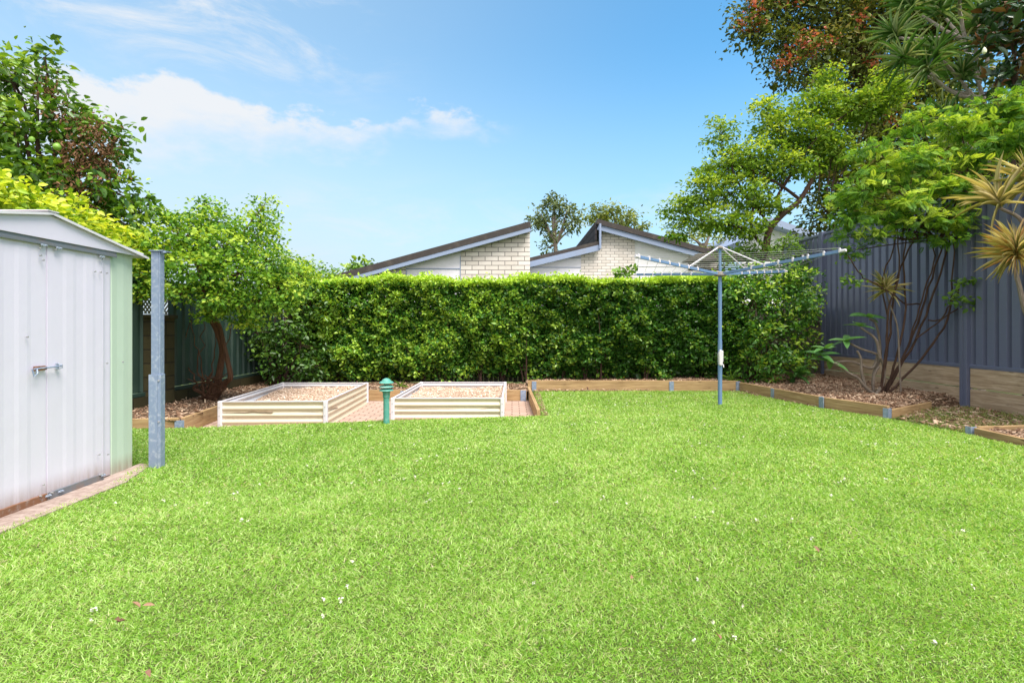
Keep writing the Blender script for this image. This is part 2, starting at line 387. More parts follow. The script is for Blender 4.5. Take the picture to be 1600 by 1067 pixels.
M['bigtree'] = leafm('dark olive leaves', (.035, .055, .012), (.10, .14, .025), (.22, .26, .05), (.38, .32, .09), .5, .3, spec=.2)
M['redtips'] = leafm('red tips', (.45, .10, .06), (.65, .18, .12), (.70, .35, .20), rough=.5, trans=.3)
M['gum'] = leafm('gum leaves', (.055, .085, .03), (.12, .17, .06), (.22, .28, .10), (.30, .36, .14), .5, .25)
M['gum2'] = leafm('yellow gum leaves', (.10, .14, .03), (.20, .26, .06), (.34, .40, .10), (.42, .46, .14), .5, .3)
M['dracaena'] = leafm('green strap leaves', (.04, .11, .02), (.10, .24, .045), (.36, .48, .24), (.45, .5, .3), .3, .25, spec=.6)
M['varieg'] = leafm('variegated strap leaves', (.22, .27, .07), (.58, .50, .24), (.82, .74, .52), (.58, .34, .15), .4, .35)
M['magnolia'] = leafm('magnolia leaves', (.018, .045, .014), (.035, .085, .022), (.06, .13, .035), rough=.22, trans=.05, back=(.20, .09, .035), spec=.7)
M['frangi'] = leafm('frangipani leaves', (.07, .19, .05), (.11, .28, .07), (.17, .36, .10), rough=.35, trans=.3, spec=.5)
M['fern'] = leafm('fern', (.06, .15, .02), (.14, .28, .04), (.26, .42, .07), rough=.5, trans=.4)
M['bark_red'] = bark('reddish bark', (.07, .035, .022), (.20, .105, .065))
M['bark_dark'] = bark('dark stem bark', (.045, .026, .020), (.13, .08, .06))
M['bark_grey'] = bark('pale grey bark', (.14, .11, .09), (.33, .28, .23), 16)
M['fruit'] = paint('lime rind', (.20, .38, .05), .4, (.3, .45, .1), .3, 20, bmp=.3)
M['bud'] = paint('cream bud', (.7, .72, .5), .5, (.5, .55, .3), .2, 10)

# ------------------------------------------------------------------ GROUND
def sheet_obj(name, poly, z, mat, thick=None, sub=None):
    mb = MB()
    if thick: mb.prism([(x, y, z - thick) for x, y in poly], (0, 0, thick))
    else: mb.add([(x, y, z) for x, y in poly], [tuple(range(len(poly)))])
    return tag(mb.build(name, mat), kind='structure')
sheet_obj('ground', [(-300, -60), (300, -60), (300, 400), (-300, 400)], -.17, M['ground'])
LAWN = [(-6.5, -4), (8.5, -4), (8.5, 5.2), (6.9, 5.25), (6.9, 12.6), (4.5, 12.6), (4.5, 10.1), (.36, 10.1), (.36, 7.22), (-.1, 7.12), (-1.3, 6.9), (-2.3, 6.68), (-3.75, 6.35), (-4.6, 6.3), (-5.1, 6.3), (-5.1, 4.7), (-6.5, 4.7)]
sheet_obj('lawn', LAWN, 0, M['dirt'], .16)
sheet_obj('paving', [(-4.6, 6.0), (.4, 6.0), (.4, 9.5), (-4.6, 9.5)], -.10, M['paver'], .05)
sheet_obj('path', [(-3.26, 2.4), (-2.97, 2.4), (-2.98, 4.1), (-3.14, 4.62), (-3.26, 4.66)], .012, M['concrete'], .05)
def hum(nx, ny, x0, x1, y0, y1, zf):
    xs = np.linspace(x0, x1, nx); ys = np.linspace(y0, y1, ny); X, Y = np.meshgrid(xs, ys)
    return X, Y, zf(X, Y)
def inpoly(P, poly):
    x, y = P[:, 0], P[:, 1]; c = np.zeros(len(P), bool); n = len(poly)
    for i in range(n):
        x1, y1 = poly[i]; x2, y2 = poly[(i + 1) % n]
        if y1 == y2: continue
        k = ((y1 > y) != (y2 > y)) & (x < (x2 - x1) * (y - y1) / (y2 - y1) + x1); c ^= k
    return c
LAT = np.random.default_rng(3).random((256, 256)) * 2 - 1
def vn(X, Y):
    X = np.asarray(X, float) + 1000; Y = np.asarray(Y, float) + 1000; i = np.floor(X).astype(int); j = np.floor(Y).astype(int); u = X - i; v_ = Y - j
    u = u * u * (3 - 2 * u); v_ = v_ * v_ * (3 - 2 * v_); g = lambda a, b: LAT[a % 256, b % 256]
    return (g(i, j) * (1 - u) + g(i + 1, j) * u) * (1 - v_) + (g(i, j + 1) * (1 - u) + g(i + 1, j + 1) * u) * v_
def wav(X, Y, s=1.0, seed=0.):
    o = seed * 17.3
    return 1.5 * vn(X * 1.1 * s + o, Y * 1.1 * s) + .8 * vn(X * 2.9 * s + o, Y * 2.9 * s + 9) + .4 * vn(X * 7 * s, Y * 7 * s + o)
def soil(name, poly, zf, mat, step=.06):
    """bumpy soil surface inside a polygon"""
    a = np.array(poly); x0, y0 = a.min(0); x1, y1 = a.max(0)
    nx = int((x1 - x0) / step) + 2; ny = int((y1 - y0) / step) + 2
    X, Y, Z = hum(nx, ny, x0, x1, y0, y1, zf); V = np.stack((X, Y, Z), -1).reshape(-1, 3)
    i = np.arange(ny - 1)[:, None] * nx + np.arange(nx - 1)[None]; Q = np.stack((i, i + 1, i + nx + 1, i + nx), -1).reshape(-1, 4)
    Q = Q[inpoly(V[Q].mean(1), poly)]
    return tag(mesh_np(name, V, Q, mat), kind='structure')
SOIL_L = [(-5.0, 6.33), (-4.02, 6.4), (-4.02, 6.7), (-4.22, 7.6), (-4.4, 9.5), (.3, 9.5), (.3, 10.9), (-5.0, 10.9)]
SOIL_B = [(.3, 10.15), (4.3, 10.2), (4.5, 10.75), (5.0, 11.4), (.3, 11.4)]
SOIL_R = [(4.36, 10.2), (4.70, 7.97), (5.05, 7.12), (6.15, 7.85), (6.86, 8.0), (6.86, 12.3), (4.36, 12.3)]
SOIL_S = [(5.22, 3.6), (6.86, 3.6), (6.86, 5.98), (5.22, 5.98)]
def zl(X, Y): return .07 + .05 * np.clip((-X - 4.0), 0, 1) + .012 * wav(X, Y)
def zb(X, Y): return .13 + .015 * wav(X, Y)
def zr(X, Y): return .11 + .05 * np.clip((X - 4.8) / 1.5, 0, 1) - .08 * np.clip((8.2 - Y) / 1.0, 0, 1) * np.clip((X - 5.3) / .8, 0, 1) - .2 * np.clip((8.3 - Y) / .3, 0, 1) * np.clip((X - 6.05) / .15, 0, 1) + .016 * wav(X, Y)
def zs(X, Y): return .05 + .012 * wav(X, Y)
for nm, pl, zf in (('soil_left', SOIL_L, zl), ('soil_back', SOIL_B, zb), ('soil_right', SOIL_R, zr), ('soil_corner', SOIL_S, zs)):
    soil(nm, pl, zf, M['soil'])
BOX = np.array([(x, y, z) for z in (-.5, .5) for y in (-.5, .5) for x in (-.5, .5)], float)
BOX_F = np.array([(0, 2, 3, 1), (4, 5, 7, 6), (0, 1, 5, 4), (2, 6, 7, 3), (0, 4, 6, 2), (1, 3, 7, 5)])
def chips(name, poly, zf, n, mat, size=.03, label=None):
    a = np.array(poly); x0, y0 = a.min(0); x1, y1 = a.max(0)
    P = np.stack((rng.uniform(x0, x1, n), rng.uniform(y0, y1, n), np.zeros(n)), 1); P = P[inpoly(P, poly)]
    P[:, 2] = zf(P[:, 0], P[:, 1]) + rng.uniform(0, .018, len(P)); n = len(P)
    D = unit(n) * np.array((1, 1, .35)); N = unit(n) * .45 + np.array((0, 0, 1)); s = size * rng.lognormal(0, .45, n)
    V, Q = scatter(BOX, BOX_F, P, frames(D, N), np.stack((s * rng.uniform(.12, .38, n), s, s * .12), 1))
    return tag(mesh_np(name, V, Q, mat, None, {'rnd': np.repeat(rng.random(n), 6), 'tint': np.zeros(n * 6)}), kind='stuff')
chips('bark_mulch', SOIL_L, zl, 16000, M['chip'], .034)
chips('bark_mulch', SOIL_B, zb, 9000, M['chip'], .034)
chips('bark_mulch', SOIL_R, zr, 26000, M['chip'], .034)
chips('bark_mulch', SOIL_S, zs, 5000, M['chip'], .032)

# grass blades
BL = np.array([(-.5, 0, 0), (.5, 0, 0), (.42, .55, .10), (-.42, .55, .10), (.07, 1, .36), (-.07, 1, .36)]); BL[:, 2] *= -1
BL_F = np.array([(0, 1, 2, 3), (3, 2, 4, 5)])
HOLES = [[(-3.27, 2.0), (-3.04, 2.0), (-3.04, 4.0), (-3.18, 4.5), (-3.27, 4.6)]]
def blades(name, poly, bands, mat, hgt=.05, dry=.05, skip=(), frust=True):
    Vs, Qs, rn, tn = [], [], [], []; base = 0
    for y0, y1, dens, wd in bands:
        xw = (1.02 * y1 + .8) if frust else 9
        x0, x1 = max(-xw, min(p[0] for p in poly)), min(xw, max(p[0] for p in poly))
        n = int(dens * (y1 - y0) * (x1 - x0)); P = np.stack((rng.uniform(x0, x1, n), rng.uniform(y0, y1, n), np.zeros(n)), 1)
        k = inpoly(P, poly)
        for h in skip: k &= ~inpoly(P, h)
        if frust: k &= np.abs(P[:, 0]) < 1.02 * P[:, 1] + .8
        P = P[k]; n = len(P)
        cl = wav(P[:, 0], P[:, 1], 2.3, 1) + .7 * wav(P[:, 0], P[:, 1], 7.1, 4)
        lean = rng.normal(size=(n, 3)) * .75; lean[:, 2] = 0
        lean[:, 0] += .15 * np.sin(P[:, 0] * 5 + P[:, 1] * 3); lean[:, 1] += .15 * np.cos(P[:, 1] * 6 - P[:, 0] * 2)
        D = lean * 1.25 + np.array((0, 0, .62)); N = unit(n) * np.array((1, 1, .2)) + lean * .8 + np.array((0, 0, .25))
        h = hgt * (.74 if y1 < 3 else .88 if y1 < 5 else 1) * rng.uniform(.55, 1.35, n) * (1 + .14 * cl); wv_ = wd * rng.uniform(.6, 1.3, n)
        V, Q = scatter(BL, BL_F, P, frames(D, N), np.stack((wv_, h, h), 1))
        Vs.append(V); Qs.append(Q + base); base += len(V)
        r_ = np.clip(np.minimum(.54 + .045 * wav(P[:, 0], P[:, 1], .8, 2), .62) + .035 * cl + rng.normal(size=n) * .29, 0, 1)
        d_ = (rng.random(n) < dry * (1 + .5 * cl.clip(-1, 2))) * rng.uniform(.4, 1, n)
        rn.append(np.repeat(r_, 2)); tn.append(np.repeat(d_, 2))
    o = mesh_np(name, np.concatenate(Vs), np.concatenate(Qs), mat, None, {'rnd': np.concatenate(rn), 'tint': np.concatenate(tn)})
    return tag(o, kind='stuff')
TURF = [(-6, 1.2), (7, 1.2), (7, 4.6), (5.15, 5.0), (5.1, 6.2), (4.95, 7.05), (4.60, 7.95), (4.26, 10.05), (.42, 10.02), (.42, 7.22), (-.1, 7.13), (-1.3, 6.92), (-2.3, 6.7), (-3.75, 6.37), (-4.9, 6.26), (-4.9, 4.6), (-3.2, 4.64), (-3.27, 2), (-6, 2)]
blades('lawn_grass', TURF, [(1.2, 2.6, 30000, .0030), (2.6, 4, 17000, .0042), (4, 6, 9000, .0065), (6, 8, 6200, .0085), (8, 10.1, 4600, .0105)], M['grass'], .025, .07, HOLES)
ROUGH = [(5.15, 5.0), (7, 4.6), (6.88, 8.0), (6.2, 7.8), (5.12, 7.0), (5.0, 7.0), (5.12, 6.2)]
blades('rough_grass', ROUGH, [(4.6, 8.0, 2300, .009)], M['grass_dry'], .05, .35, [[(5.1, 4.), (7, 4.), (7, 6.05), (5.1, 6.05)]], frust=False)
chips('leaf_litter', [(5.15, 6.1), (6.85, 6.1), (6.85, 8.0), (6.1, 7.8), (5.05, 7.0)], lambda X, Y: .01 + 0 * X, 1500, M['chip'], .04)
# worn bare rim of the lawn beside the sleepers
chips('leaf_litter', [(4.0, 9.95), (4.4, 10.1), (4.66, 7.97), (4.58, 7.97)], lambda X, Y: .01 + 0 * X, 600, M['chip'], .02)
chips('leaf_litter', [(.42, 7.2), (.50, 7.2), (.50, 9.9), (.42, 9.9)], lambda X, Y: .01 + 0 * X, 350, M['chip'], .018)
chips('leaf_litter', [(.4, 9.9), (2.6, 9.95), (2.6, 10.07), (.4, 10.07)], lambda X, Y: .02 + 0 * X, 420, M['chip'], .03)
# clover heads
n = 1000; Y = 1.9 + 7.8 * rng.random(n) ** .8; X = rng.uniform(-.95, .95, n) * (Y + .2); P = np.stack((X, Y,   .018 + .012 * rng.random(n)), 1); P = P[vn(X * 2.2, Y * 2.2) + .5 * rng.random(n) > .42]
P = P[inpoly(P, [(-2.9, 1), (4.9, 1), (4.6, 8), (4.2, 9.9), (.6, 9.9), (.6, 7), (-3, 6.3)])]
ico = []
for k in range(9): ico.append(P + rng.normal(size=P.shape) * .0035)
P = np.concatenate(ico); o = leaf_mesh('clover_flowers', P, M['clover'], None, .009, .7, .8); tag(o, kind='stuff')
# fallen leaves on the lawn
DL = [(225, 1045, 'reddish curled leaf standing out on the lawn nearest the camera'), (222, 945, 'pair of brown dry leaves side by side on the left lawn'), (175, 968, 'small dark brown leaf on the lawn left of the paired leaves'), (1130, 990, None), (985, 905, None), (1290, 860, None), (560, 900, None), (1085, 672, None)]
for i, (x, y, lb) in enumerate(DL):
    Y = 830 * 1.15 / (y - HZ); c = at(x, y, Y)
    P = np.array([c + rng.normal(size=3) * .02 * np.array((1, 1, .1)) for _ in range(2 if lb and 'pair' in lb else 1)])
    V, Q = scatter(LEAF, LEAF_F, P, frames(unit(len(P)) * np.array((1, 1, .2)), np.array([(.2, -.4, 1)] * len(P)) + unit(len(P)) * .3), np.array([(.016, .044, .06)] * len(P)))
    o = mesh_np('dry_leaf', V, Q, M['dryleaf'], None, {'rnd': np.full(len(Q), rng.random()), 'tint': np.zeros(len(Q))}, origin=c)
    tag(o, lb or 'small brown dry leaf lying in the grass of the open lawn', 'leaf', 'fallen leaves on the lawn')

# ------------------------------------------------------------------ SHED
SX = -3.25; Y0, Y1, YC = 2.79, 4.55, 3.67; XB = -4.62; EV = 1.79; RD = 1.99
shed = thing('garden_shed', 'pale grey metal garden shed with double doors and low gable roof', 'shed', (SX, YC, 0))
mb = MB()
def front_profile(y0, y1, ribs, depth=.012, rw=.03):
    pr = [(y0, 0)]
    for r_ in ribs: pr += [(r_ - rw, 0), (r_ - rw + .012, -depth), (r_ + rw - .012, -depth), (r_ + rw, 0)]
    return pr + [(y1, 0)]
# walls: side walls and back
mb = MB()
def ribs(a, b, st): return [a + st * (i + .5) for i in range(int((b - a) / st))]
mb.sheet([(u, q) for u, q in front_profile(0, SX - XB, ribs(0, SX - XB, .2))], (XB, Y1 - .004, .01), (1, 0, 0), (0, 0, 1), (0, 1, 0), EV - .01)
mb.sheet([(u, q) for u, q in front_profile(0, SX - XB, ribs(0, SX - XB, .2))], (XB, Y0 + .004, .01), (1, 0, 0), (0, 0, 1), (0, -1, 0), EV - .01)
mb.sheet([(u, q) for u, q in front_profile(0, Y1 - Y0, ribs(0, Y1 - Y0, .2))], (XB, Y0, .01), (0, 1, 0), (0, 0, 1), (-1, 0, 0), EV - .01)
mb.build('wall', M['shed_green'], shed)
mb = MB()   # pale green corner panel with a slight bow
mb.sheet([(4.285, .004), (4.30, .012), (4.36, .008), (4.43, .010), (4.49, .005), (4.538, .004), (4.55, -.004)], (SX, 0, .012), (0, 1, 0), (0, 0, 1), (1, 0, 0), EV + .02)
mb.build('corner_panel', M['shed_green'], shed); mb = MB()
mb.sheet([(Y0, -.004), (2.80, .004), (2.9, .008), (3.0, .004), (3.05, .004)], (SX, 0, .012), (0, 1, 0), (0, 0, 1), (1, 0, 0), EV + .02)
mb.build('corner_panel', M['shed_green'], shed)
mb = MB()
mb.sheet([(4.175, .016), (4.19, .024), (4.22, .018), (4.27, .016), (4.283, .012), (4.286, -.01)], (SX, 0, .02), (0, 1, 0), (0, 0, 1), (1, 0, 0), EV + .01)
mb.build('door_frame', M['shed_white'], shed); mb = MB()
mb.sheet([(3.06, .016), (3.15, .016)], (SX, 0, .02), (0, 1, 0), (0, 0, 1), (1, 0, 0), EV + .01)
mb.build('door_frame', M['shed_white'], shed)
def door(y0, y1, rb, z0):
    mb = MB(); pr = [(y0, .02), (y0 + .004, .035)]
    for r_ in rb: pr += [(r_ - .060, .035), (r_ - .030, .0372), (r_ + .030, .0372), (r_ + .060, .035)]
    pr += [(y1 - .004, .035), (y1, .02)]
    mb.sheet(pr, (SX, 0, z0), (0, 1, 0), (0, 0, 1), (1, 0, 0), 1.775 - z0); return mb.build('door', M['shed_white'], shed)
dr = door(3.672, 4.17, [3.86, 4.04], .035)
dl = door(3.16, 3.668, [3.30, 3.49], .035)
for y0, y1, par in ((3.68, 4.165, dr), (3.17, 3.66, dl)):
    mb = MB(); mb.box((SX + .035, (y0 + y1) / 2, .035), (.03, y1 - y0, .05)); mb.build('kick_rail', M['track'] if par is dr else M['rust'], par, .003)
# top track
mb = MB(); mb.beam((SX + .035, 2.95, 1.792), (SX + .035, 4.30, 1.792), .03, .045); mb.beam((SX + .053, 2.95, 1.775), (SX + .053, 4.30, 1.775), .004, .02)
mb.build('track', M['track'], shed, .002)
def disc(mb, y, z, r_=.010, x=SX + .05): mb.tube([(x, y, z), (x + .012, y, z)], r_, 8)
mb = MB()
for y, z in ((3.60, 1.735), (3.60, 1.69), (3.62, 1.66), (3.72, 1.745), (4.12, 1.745), (4.15, 1.735), (3.69, .055), (3.60, .06), (4.14, .06), (4.12, .06), (4.19, 1.63), (4.19, .92), (4.20, .20), (4.11, .22), (4.07, 1.63), (4.125, 1.63), (4.36, .92), (3.50, 1.14), (3.62, .13)):
    mb = MB(); disc(mb, y, z, .006); mb.build('screw', M['screw'], shed)
mb = MB()
for y, z in ((3.62, 1.762), (3.74, 1.760), (4.135, 1.752), (3.655, .045), (3.755, .045), (4.145, .05)):
    mb = MB(); mb.box((SX + .058, y, z), (.005, .036, .014)); disc(mb, y - .014, z, .005, SX + .058); disc(mb, y + .014, z, .005, SX + .058); mb.build('guide_plate', M['galv_light'], shed)
# latch
lz = .925
mb = MB(); mb.box((SX + .047, 3.60, lz), (.005, .09, .032)); mb.box((SX + .057, 3.565, lz), (.018, .010, .024)); mb.box((SX + .057, 3.635, lz), (.018, .010, .024))
lat = mb.build('latch', M['rust'], dl, .002)
mb = MB(); mb.tube([(SX + .066, 3.54, lz), (SX + .066, 3.755, lz + .004)], .005, 8); mb.tube([(SX + .066, 3.56, lz), (SX + .08, 3.55, lz - .03), (SX + .075, 3.53, lz - .05), (SX + .07, 3.52, lz)], .005, 6)
mb.build('bolt', M['galv'], shed)
mb = MB(); mb.box((SX + .048, 3.74, lz + .004), (.006, .022, .042)); mb.tube([(SX + .055, 3.74, lz - .014), (SX + .085, 3.74, lz - .006), (SX + .085, 3.74, lz + .014), (SX + .055, 3.74, lz + .022)], .004, 6)
mb.build('staple', M['galv_light'], shed)
# gable and roof
mb = MB(); xg = SX + .045
mb.prism([(xg, Y0 - .02, EV + .02), (xg, Y1 + .02, EV + .02), (xg, Y1 + .06, EV + .05), (xg, YC, RD - .012), (xg, Y0 - .06, EV + .05)], (.012, 0, 0))
mb.build('gable', M['shed_white'], shed)
mb = MB()
for sgn, ye in ((1, Y1 + .085), (-1, Y0 - .085)):
    a = np.array((0, YC, RD)); b = np.array((0, ye, EV + .018)); d = b - a; L = np.linalg.norm(d); d /= L
    nrm = np.cross((1, 0, 0), d) * (1 if sgn > 0 else -1); nrm = nrm if nrm[2] > 0 else -nrm
    Wd = SX + .08 - (XB - .06); pr = [(0, 0)]
    for r_ in ribs(0, Wd - .05, .19): pr += [(r_ - .03, 0), (r_ - .02, .014), (r_ + .02, .014), (r_ + .03, 0)]
    pr += [(Wd, 0)]
    mb.sheet(pr, (XB - .06, YC, RD), (1, 0, 0), d, nrm, L, .003)
mb.build('roof', M['shed_white'], shed)
mb = MB(); xr = SX + .075
mb.beam((xr, YC, RD - .002), (xr, Y1 + .09, EV + .014), .010, .018); mb.beam((xr, YC, RD - .002), (xr, Y0 - .09, EV + .014), .010, .018)
mb.beam((XB - .05, YC, RD + .012), (SX + .085, YC, RD + .012), .09, .006)
mb.build('roof_trim', M['white_metal'], shed)
# dead twig hooked over the gable
mb = MB(); p = at(92, 348, 3.8); mb.tube([at(86, 342, 3.8) + (.01, 0, 0), at(92, 352, 3.82) + (.06, 0, 0), at(99, 366, 3.86) + (.06, 0, 0)], .0025, 5)
tag(mb.build('twig', M['bark_dark'], origin=p), 'thin dark twig hanging over the shed gable', 'twig')

# ------------------------------------------------------------------ STEEL POST
px, py = -3.045, 4.57
post = thing('steel_post', 'free-standing galvanised steel post with sleeved lower half beside the shed', 'post', (px, py, 0))
def cchan(mb, x0, x1, y0, y1, z0, z1, th=.004):
    mb.box(((x0 + x1) / 2, y0 + th / 2, (z0 + z1) / 2), (x1 - x0, th, z1 - z0)); mb.box((x0 + th / 2, (y0 + y1) / 2 + th / 2, (z0 + z1) / 2), (th, y1 - y0 - th, z1 - z0))
    mb.box((x1 - th / 2, (y0 + y1) / 2 + th / 2, (z0 + z1) / 2), (th, y1 - y0 - th, z1 - z0))
mb = MB(); cchan(mb, px - .040, px + .022, py - .03, py + .05, -.1, 1.85); mb.box((px + .030, py - .004, .875), (.014, .05, 1.95)); mb.build('column', M['galv'], post, .002)
mb = MB(); cchan(mb, px - .054, px + .020, py - .042, py + .062, -.1, .80); mb.box((px + .035, py - .012, .35), (.028, .06, .90)); mb.build('sleeve', M['galv'], post, .003)
mb = MB(); mb.box((px + .012, py + .01, 1.856), (.12, .12, .008)); mb.tube([(px + .062, py - .02, 1.838), (px + .062, py - .02, 1.85)], .02, 10); mb.build('top_plate', M['galv'], post, .002)
mb = MB()
for z in (.75, .40): mb = MB(); mb.tube([(px + .036, py - .041, z), (px + .036, py - .05, z)], .008, 8); mb.build('screw', M['screw'], post)

# ------------------------------------------------------------------ LEFT FENCE
FX = -5.0
lf = thing('metal_fence', 'dark green corrugated metal fence in shade behind the steel post', 'fence', (FX, 7, 0))
def trap(L, pitch=.19, dep=.03, top=.5):
    pr = []; u = 0
    while u < L - 1e-6:
        a = pitch * top; pr += [(u, 0), (u + a, 0), (u + a + .02, -dep), (u + pitch - .02, -dep)]; u += pitch
    return [p for p in pr if p[0] < L] + [(L, 0)]
for y0, y1 in ((4.2, 7.2), (7.72, 11.6)):
    mb = MB(); mb.sheet(trap(y1 - y0, .2, .03), (FX, y0, .33), (0, 1, 0), (0, 0, 1), (1, 0, 0), 1.5); mb.build('panel', M['fence_green'], lf)
    
    for z in (.30, 1.84): mb = MB(); mb.beam((FX + .01, y0, z), (FX + .01, y1, z), .05, .05); mb.build('rail', M['fence_green'], lf, .004)
bw = thing('block_wall', 'low mossy concrete block wall under the dark green fence', 'wall', (FX, 7, 0))
mb = MB(); mb.add([(FX + .06, 4.2, -.1), (FX + .06, 11.6, -.1), (FX + .06, 11.6, .27), (FX + .06, 4.2, .27), (FX - .1, 4.2, .27), (FX - .1, 11.6, .27)], [(0, 1, 2, 3), (3, 2, 5, 4)], [(0, .0, 0), (7.4, 0, 0), (7.4, .37, 0), (0, .37, 0), (0, .5, 0), (7.4, .5, 0)])
mb.build('wall_face', M['plinth'], bw)
pier = thing('block_pier', 'mossy concrete block pier against the green fence', 'pier', (FX + .1, 7.46, 0))
mb = MB(); xx = FX + .16
def brickbox(mb, x0, x1, y0, y1, z0, z1):
    c = [(x0, y0, z0), (x1, y0, z0), (x1, y1, z0), (x0, y1, z0), (x0, y0, z1), (x1, y0, z1), (x1, y1, z1), (x0, y1, z1)]
    for q, ax in (((0, 1, 5, 4), 0), ((1, 2, 6, 5), 1), ((2, 3, 7, 6), 0), ((3, 0, 4, 7), 1), ((4, 5, 6, 7), 2)):
        P = [c[i] for i in q]; mb.add(P, [(0, 1, 2, 3)], [((p[0] - x0 if ax != 1 else p[1] - y0), (p[2] - z0 if ax != 2 else p[1]), 0) for p in P])
brickbox(mb, FX - .1, xx, 7.24, 7.62, -.05, 1.33); mb.build('blockwork', M['plinth'], pier)
mb = MB(); mb.box((FX + .03, 7.43, 1.355), (.32, .44, .05)); mb.build('capping', M['plinth'], pier, .005)
lt = thing('lattice_panel', 'small cream diamond lattice panel above the block pier', 'lattice', (FX - .2, 7.45, 1.3))
mb = MB()
for k in range(-6, 16):
    for sgn in (-1, 1):
        a = 6.9 + k * .075; p0 = np.array((FX - .2 + .012 * sgn, a, 1.40)); p1 = p0 + np.array((0, .42 * sgn, .42))
        mb.beam(p0, p1, .010, .022, (1, 0, 0))
mb.build('slats', M['lattice'], lt)

# ------------------------------------------------------------------ SLEEPER EDGING
def sleeper(parent, a, b, z0, h=.2, w_=.05, mat='sleeper'):
    mb = MB(); mb.beam((a[0], a[1], z0 + h / 2), (b[0], b[1], z0 + h / 2), w_, h); return mb.build('sleeper', M[mat], parent, .006)
def bracket(parent, p, ang, z0, h=.2, w_=.085):
    mb = MB(); Rm = rot_z(ang); mb.box((p[0], p[1], z0 + h / 2), (w_, .012, h), Rm); o_ = Rm @ np.array((-w_ / 2 + .005, .03, 0)); mb.box((p[0] + o_[0], p[1] + o_[1], z0 + h / 2), (.01, .06, h), Rm)
    return mb.build('bracket', M['galv'], parent, .002)
e = thing('sleeper_edging', 'pine sleeper edging round the shaded bed behind the steel post', 'garden edging', (-4.4, 6.4, 0), 'pine sleeper edgings of the garden beds')
sleeper(e, (-4.98, 6.30), (-4.04, 6.44), -.06, .17); sleeper(e, (-4.03, 6.50), (-4.22, 7.9), -.10, .20); sleeper(e, (-4.23, 7.92), (-4.4, 9.45), -.10, .20)
bracket(e, (-4.02, 6.42), R(20), -.10, .18, .10)
e = thing('sleeper_edging', 'lower pine sleeper edging along the back of the brick paving', 'garden edging', (-2, 9.45, -.1), 'pine sleeper edgings of the garden beds')
sleeper(e, (-4.38, 9.47), (-1.95, 9.47), -.10, .19); sleeper(e, (-1.94, 9.47), (.26, 9.47), -.10, .19); bracket(e, (-1.94, 9.435), 0, -.1, .18); bracket(e, (.20, 9.435), 0, -.1, .19, .10)
e = thing('sleeper_edging', 'short pine sleeper edging between the paving and the lawn', 'garden edging', (.33, 8.7, 0), 'pine sleeper edgings of the garden beds')
sleeper(e, (.36, 7.22), (.31, 10.06), -.10, .19)
e = thing('sleeper_edging', 'long straight pine sleeper edging in front of the hedge', 'garden edging', (2.3, 10.1, 0), 'pine sleeper edgings of the garden beds')
sleeper(e, (.30, 10.12), (3.02, 10.12), -.01, .205); sleeper(e, (3.03, 10.12), (4.30, 10.12), -.01, .20); bracket(e, (.42, 10.085), 0, .0, .18); bracket(e, (3.03, 10.085), 0, 0, .18); bracket(e, (4.30, 10.09), R(20), 0, .18)
e = thing('sleeper_edging', 'slanting pine sleeper edging of the bed under the slate blue fence', 'garden edging', (4.65, 8, 0), 'pine sleeper edgings of the garden beds')
sleeper(e, (4.34, 10.12), (4.66, 8.0), -.01, .175); sleeper(e, (4.67, 7.97), (5.02, 7.08), -.01, .17); sleeper(e, (5.05, 7.09), (6.15, 7.82), -.06, .17)
bracket(e, (4.63, 7.95), R(-78), -.0, .165, .09); bracket(e, (5.01, 7.05), R(30), .0, .13, .09); bracket(e, (4.46, 9.1), R(-82), 0, .16, .08)
e = thing('sleeper_edging', 'low pine sleeper edging of the small bed at the right edge', 'garden edging', (5.2, 5.95, 0), 'pine sleeper edgings of the garden beds')
sleeper(e, (5.20, 5.95), (5.12, 3.6), -.04, .12); sleeper(e, (5.24, 5.98), (6.2, 6.1), -.04, .13); bracket(e, (5.19, 5.975), R(10), .0, .085, .08)

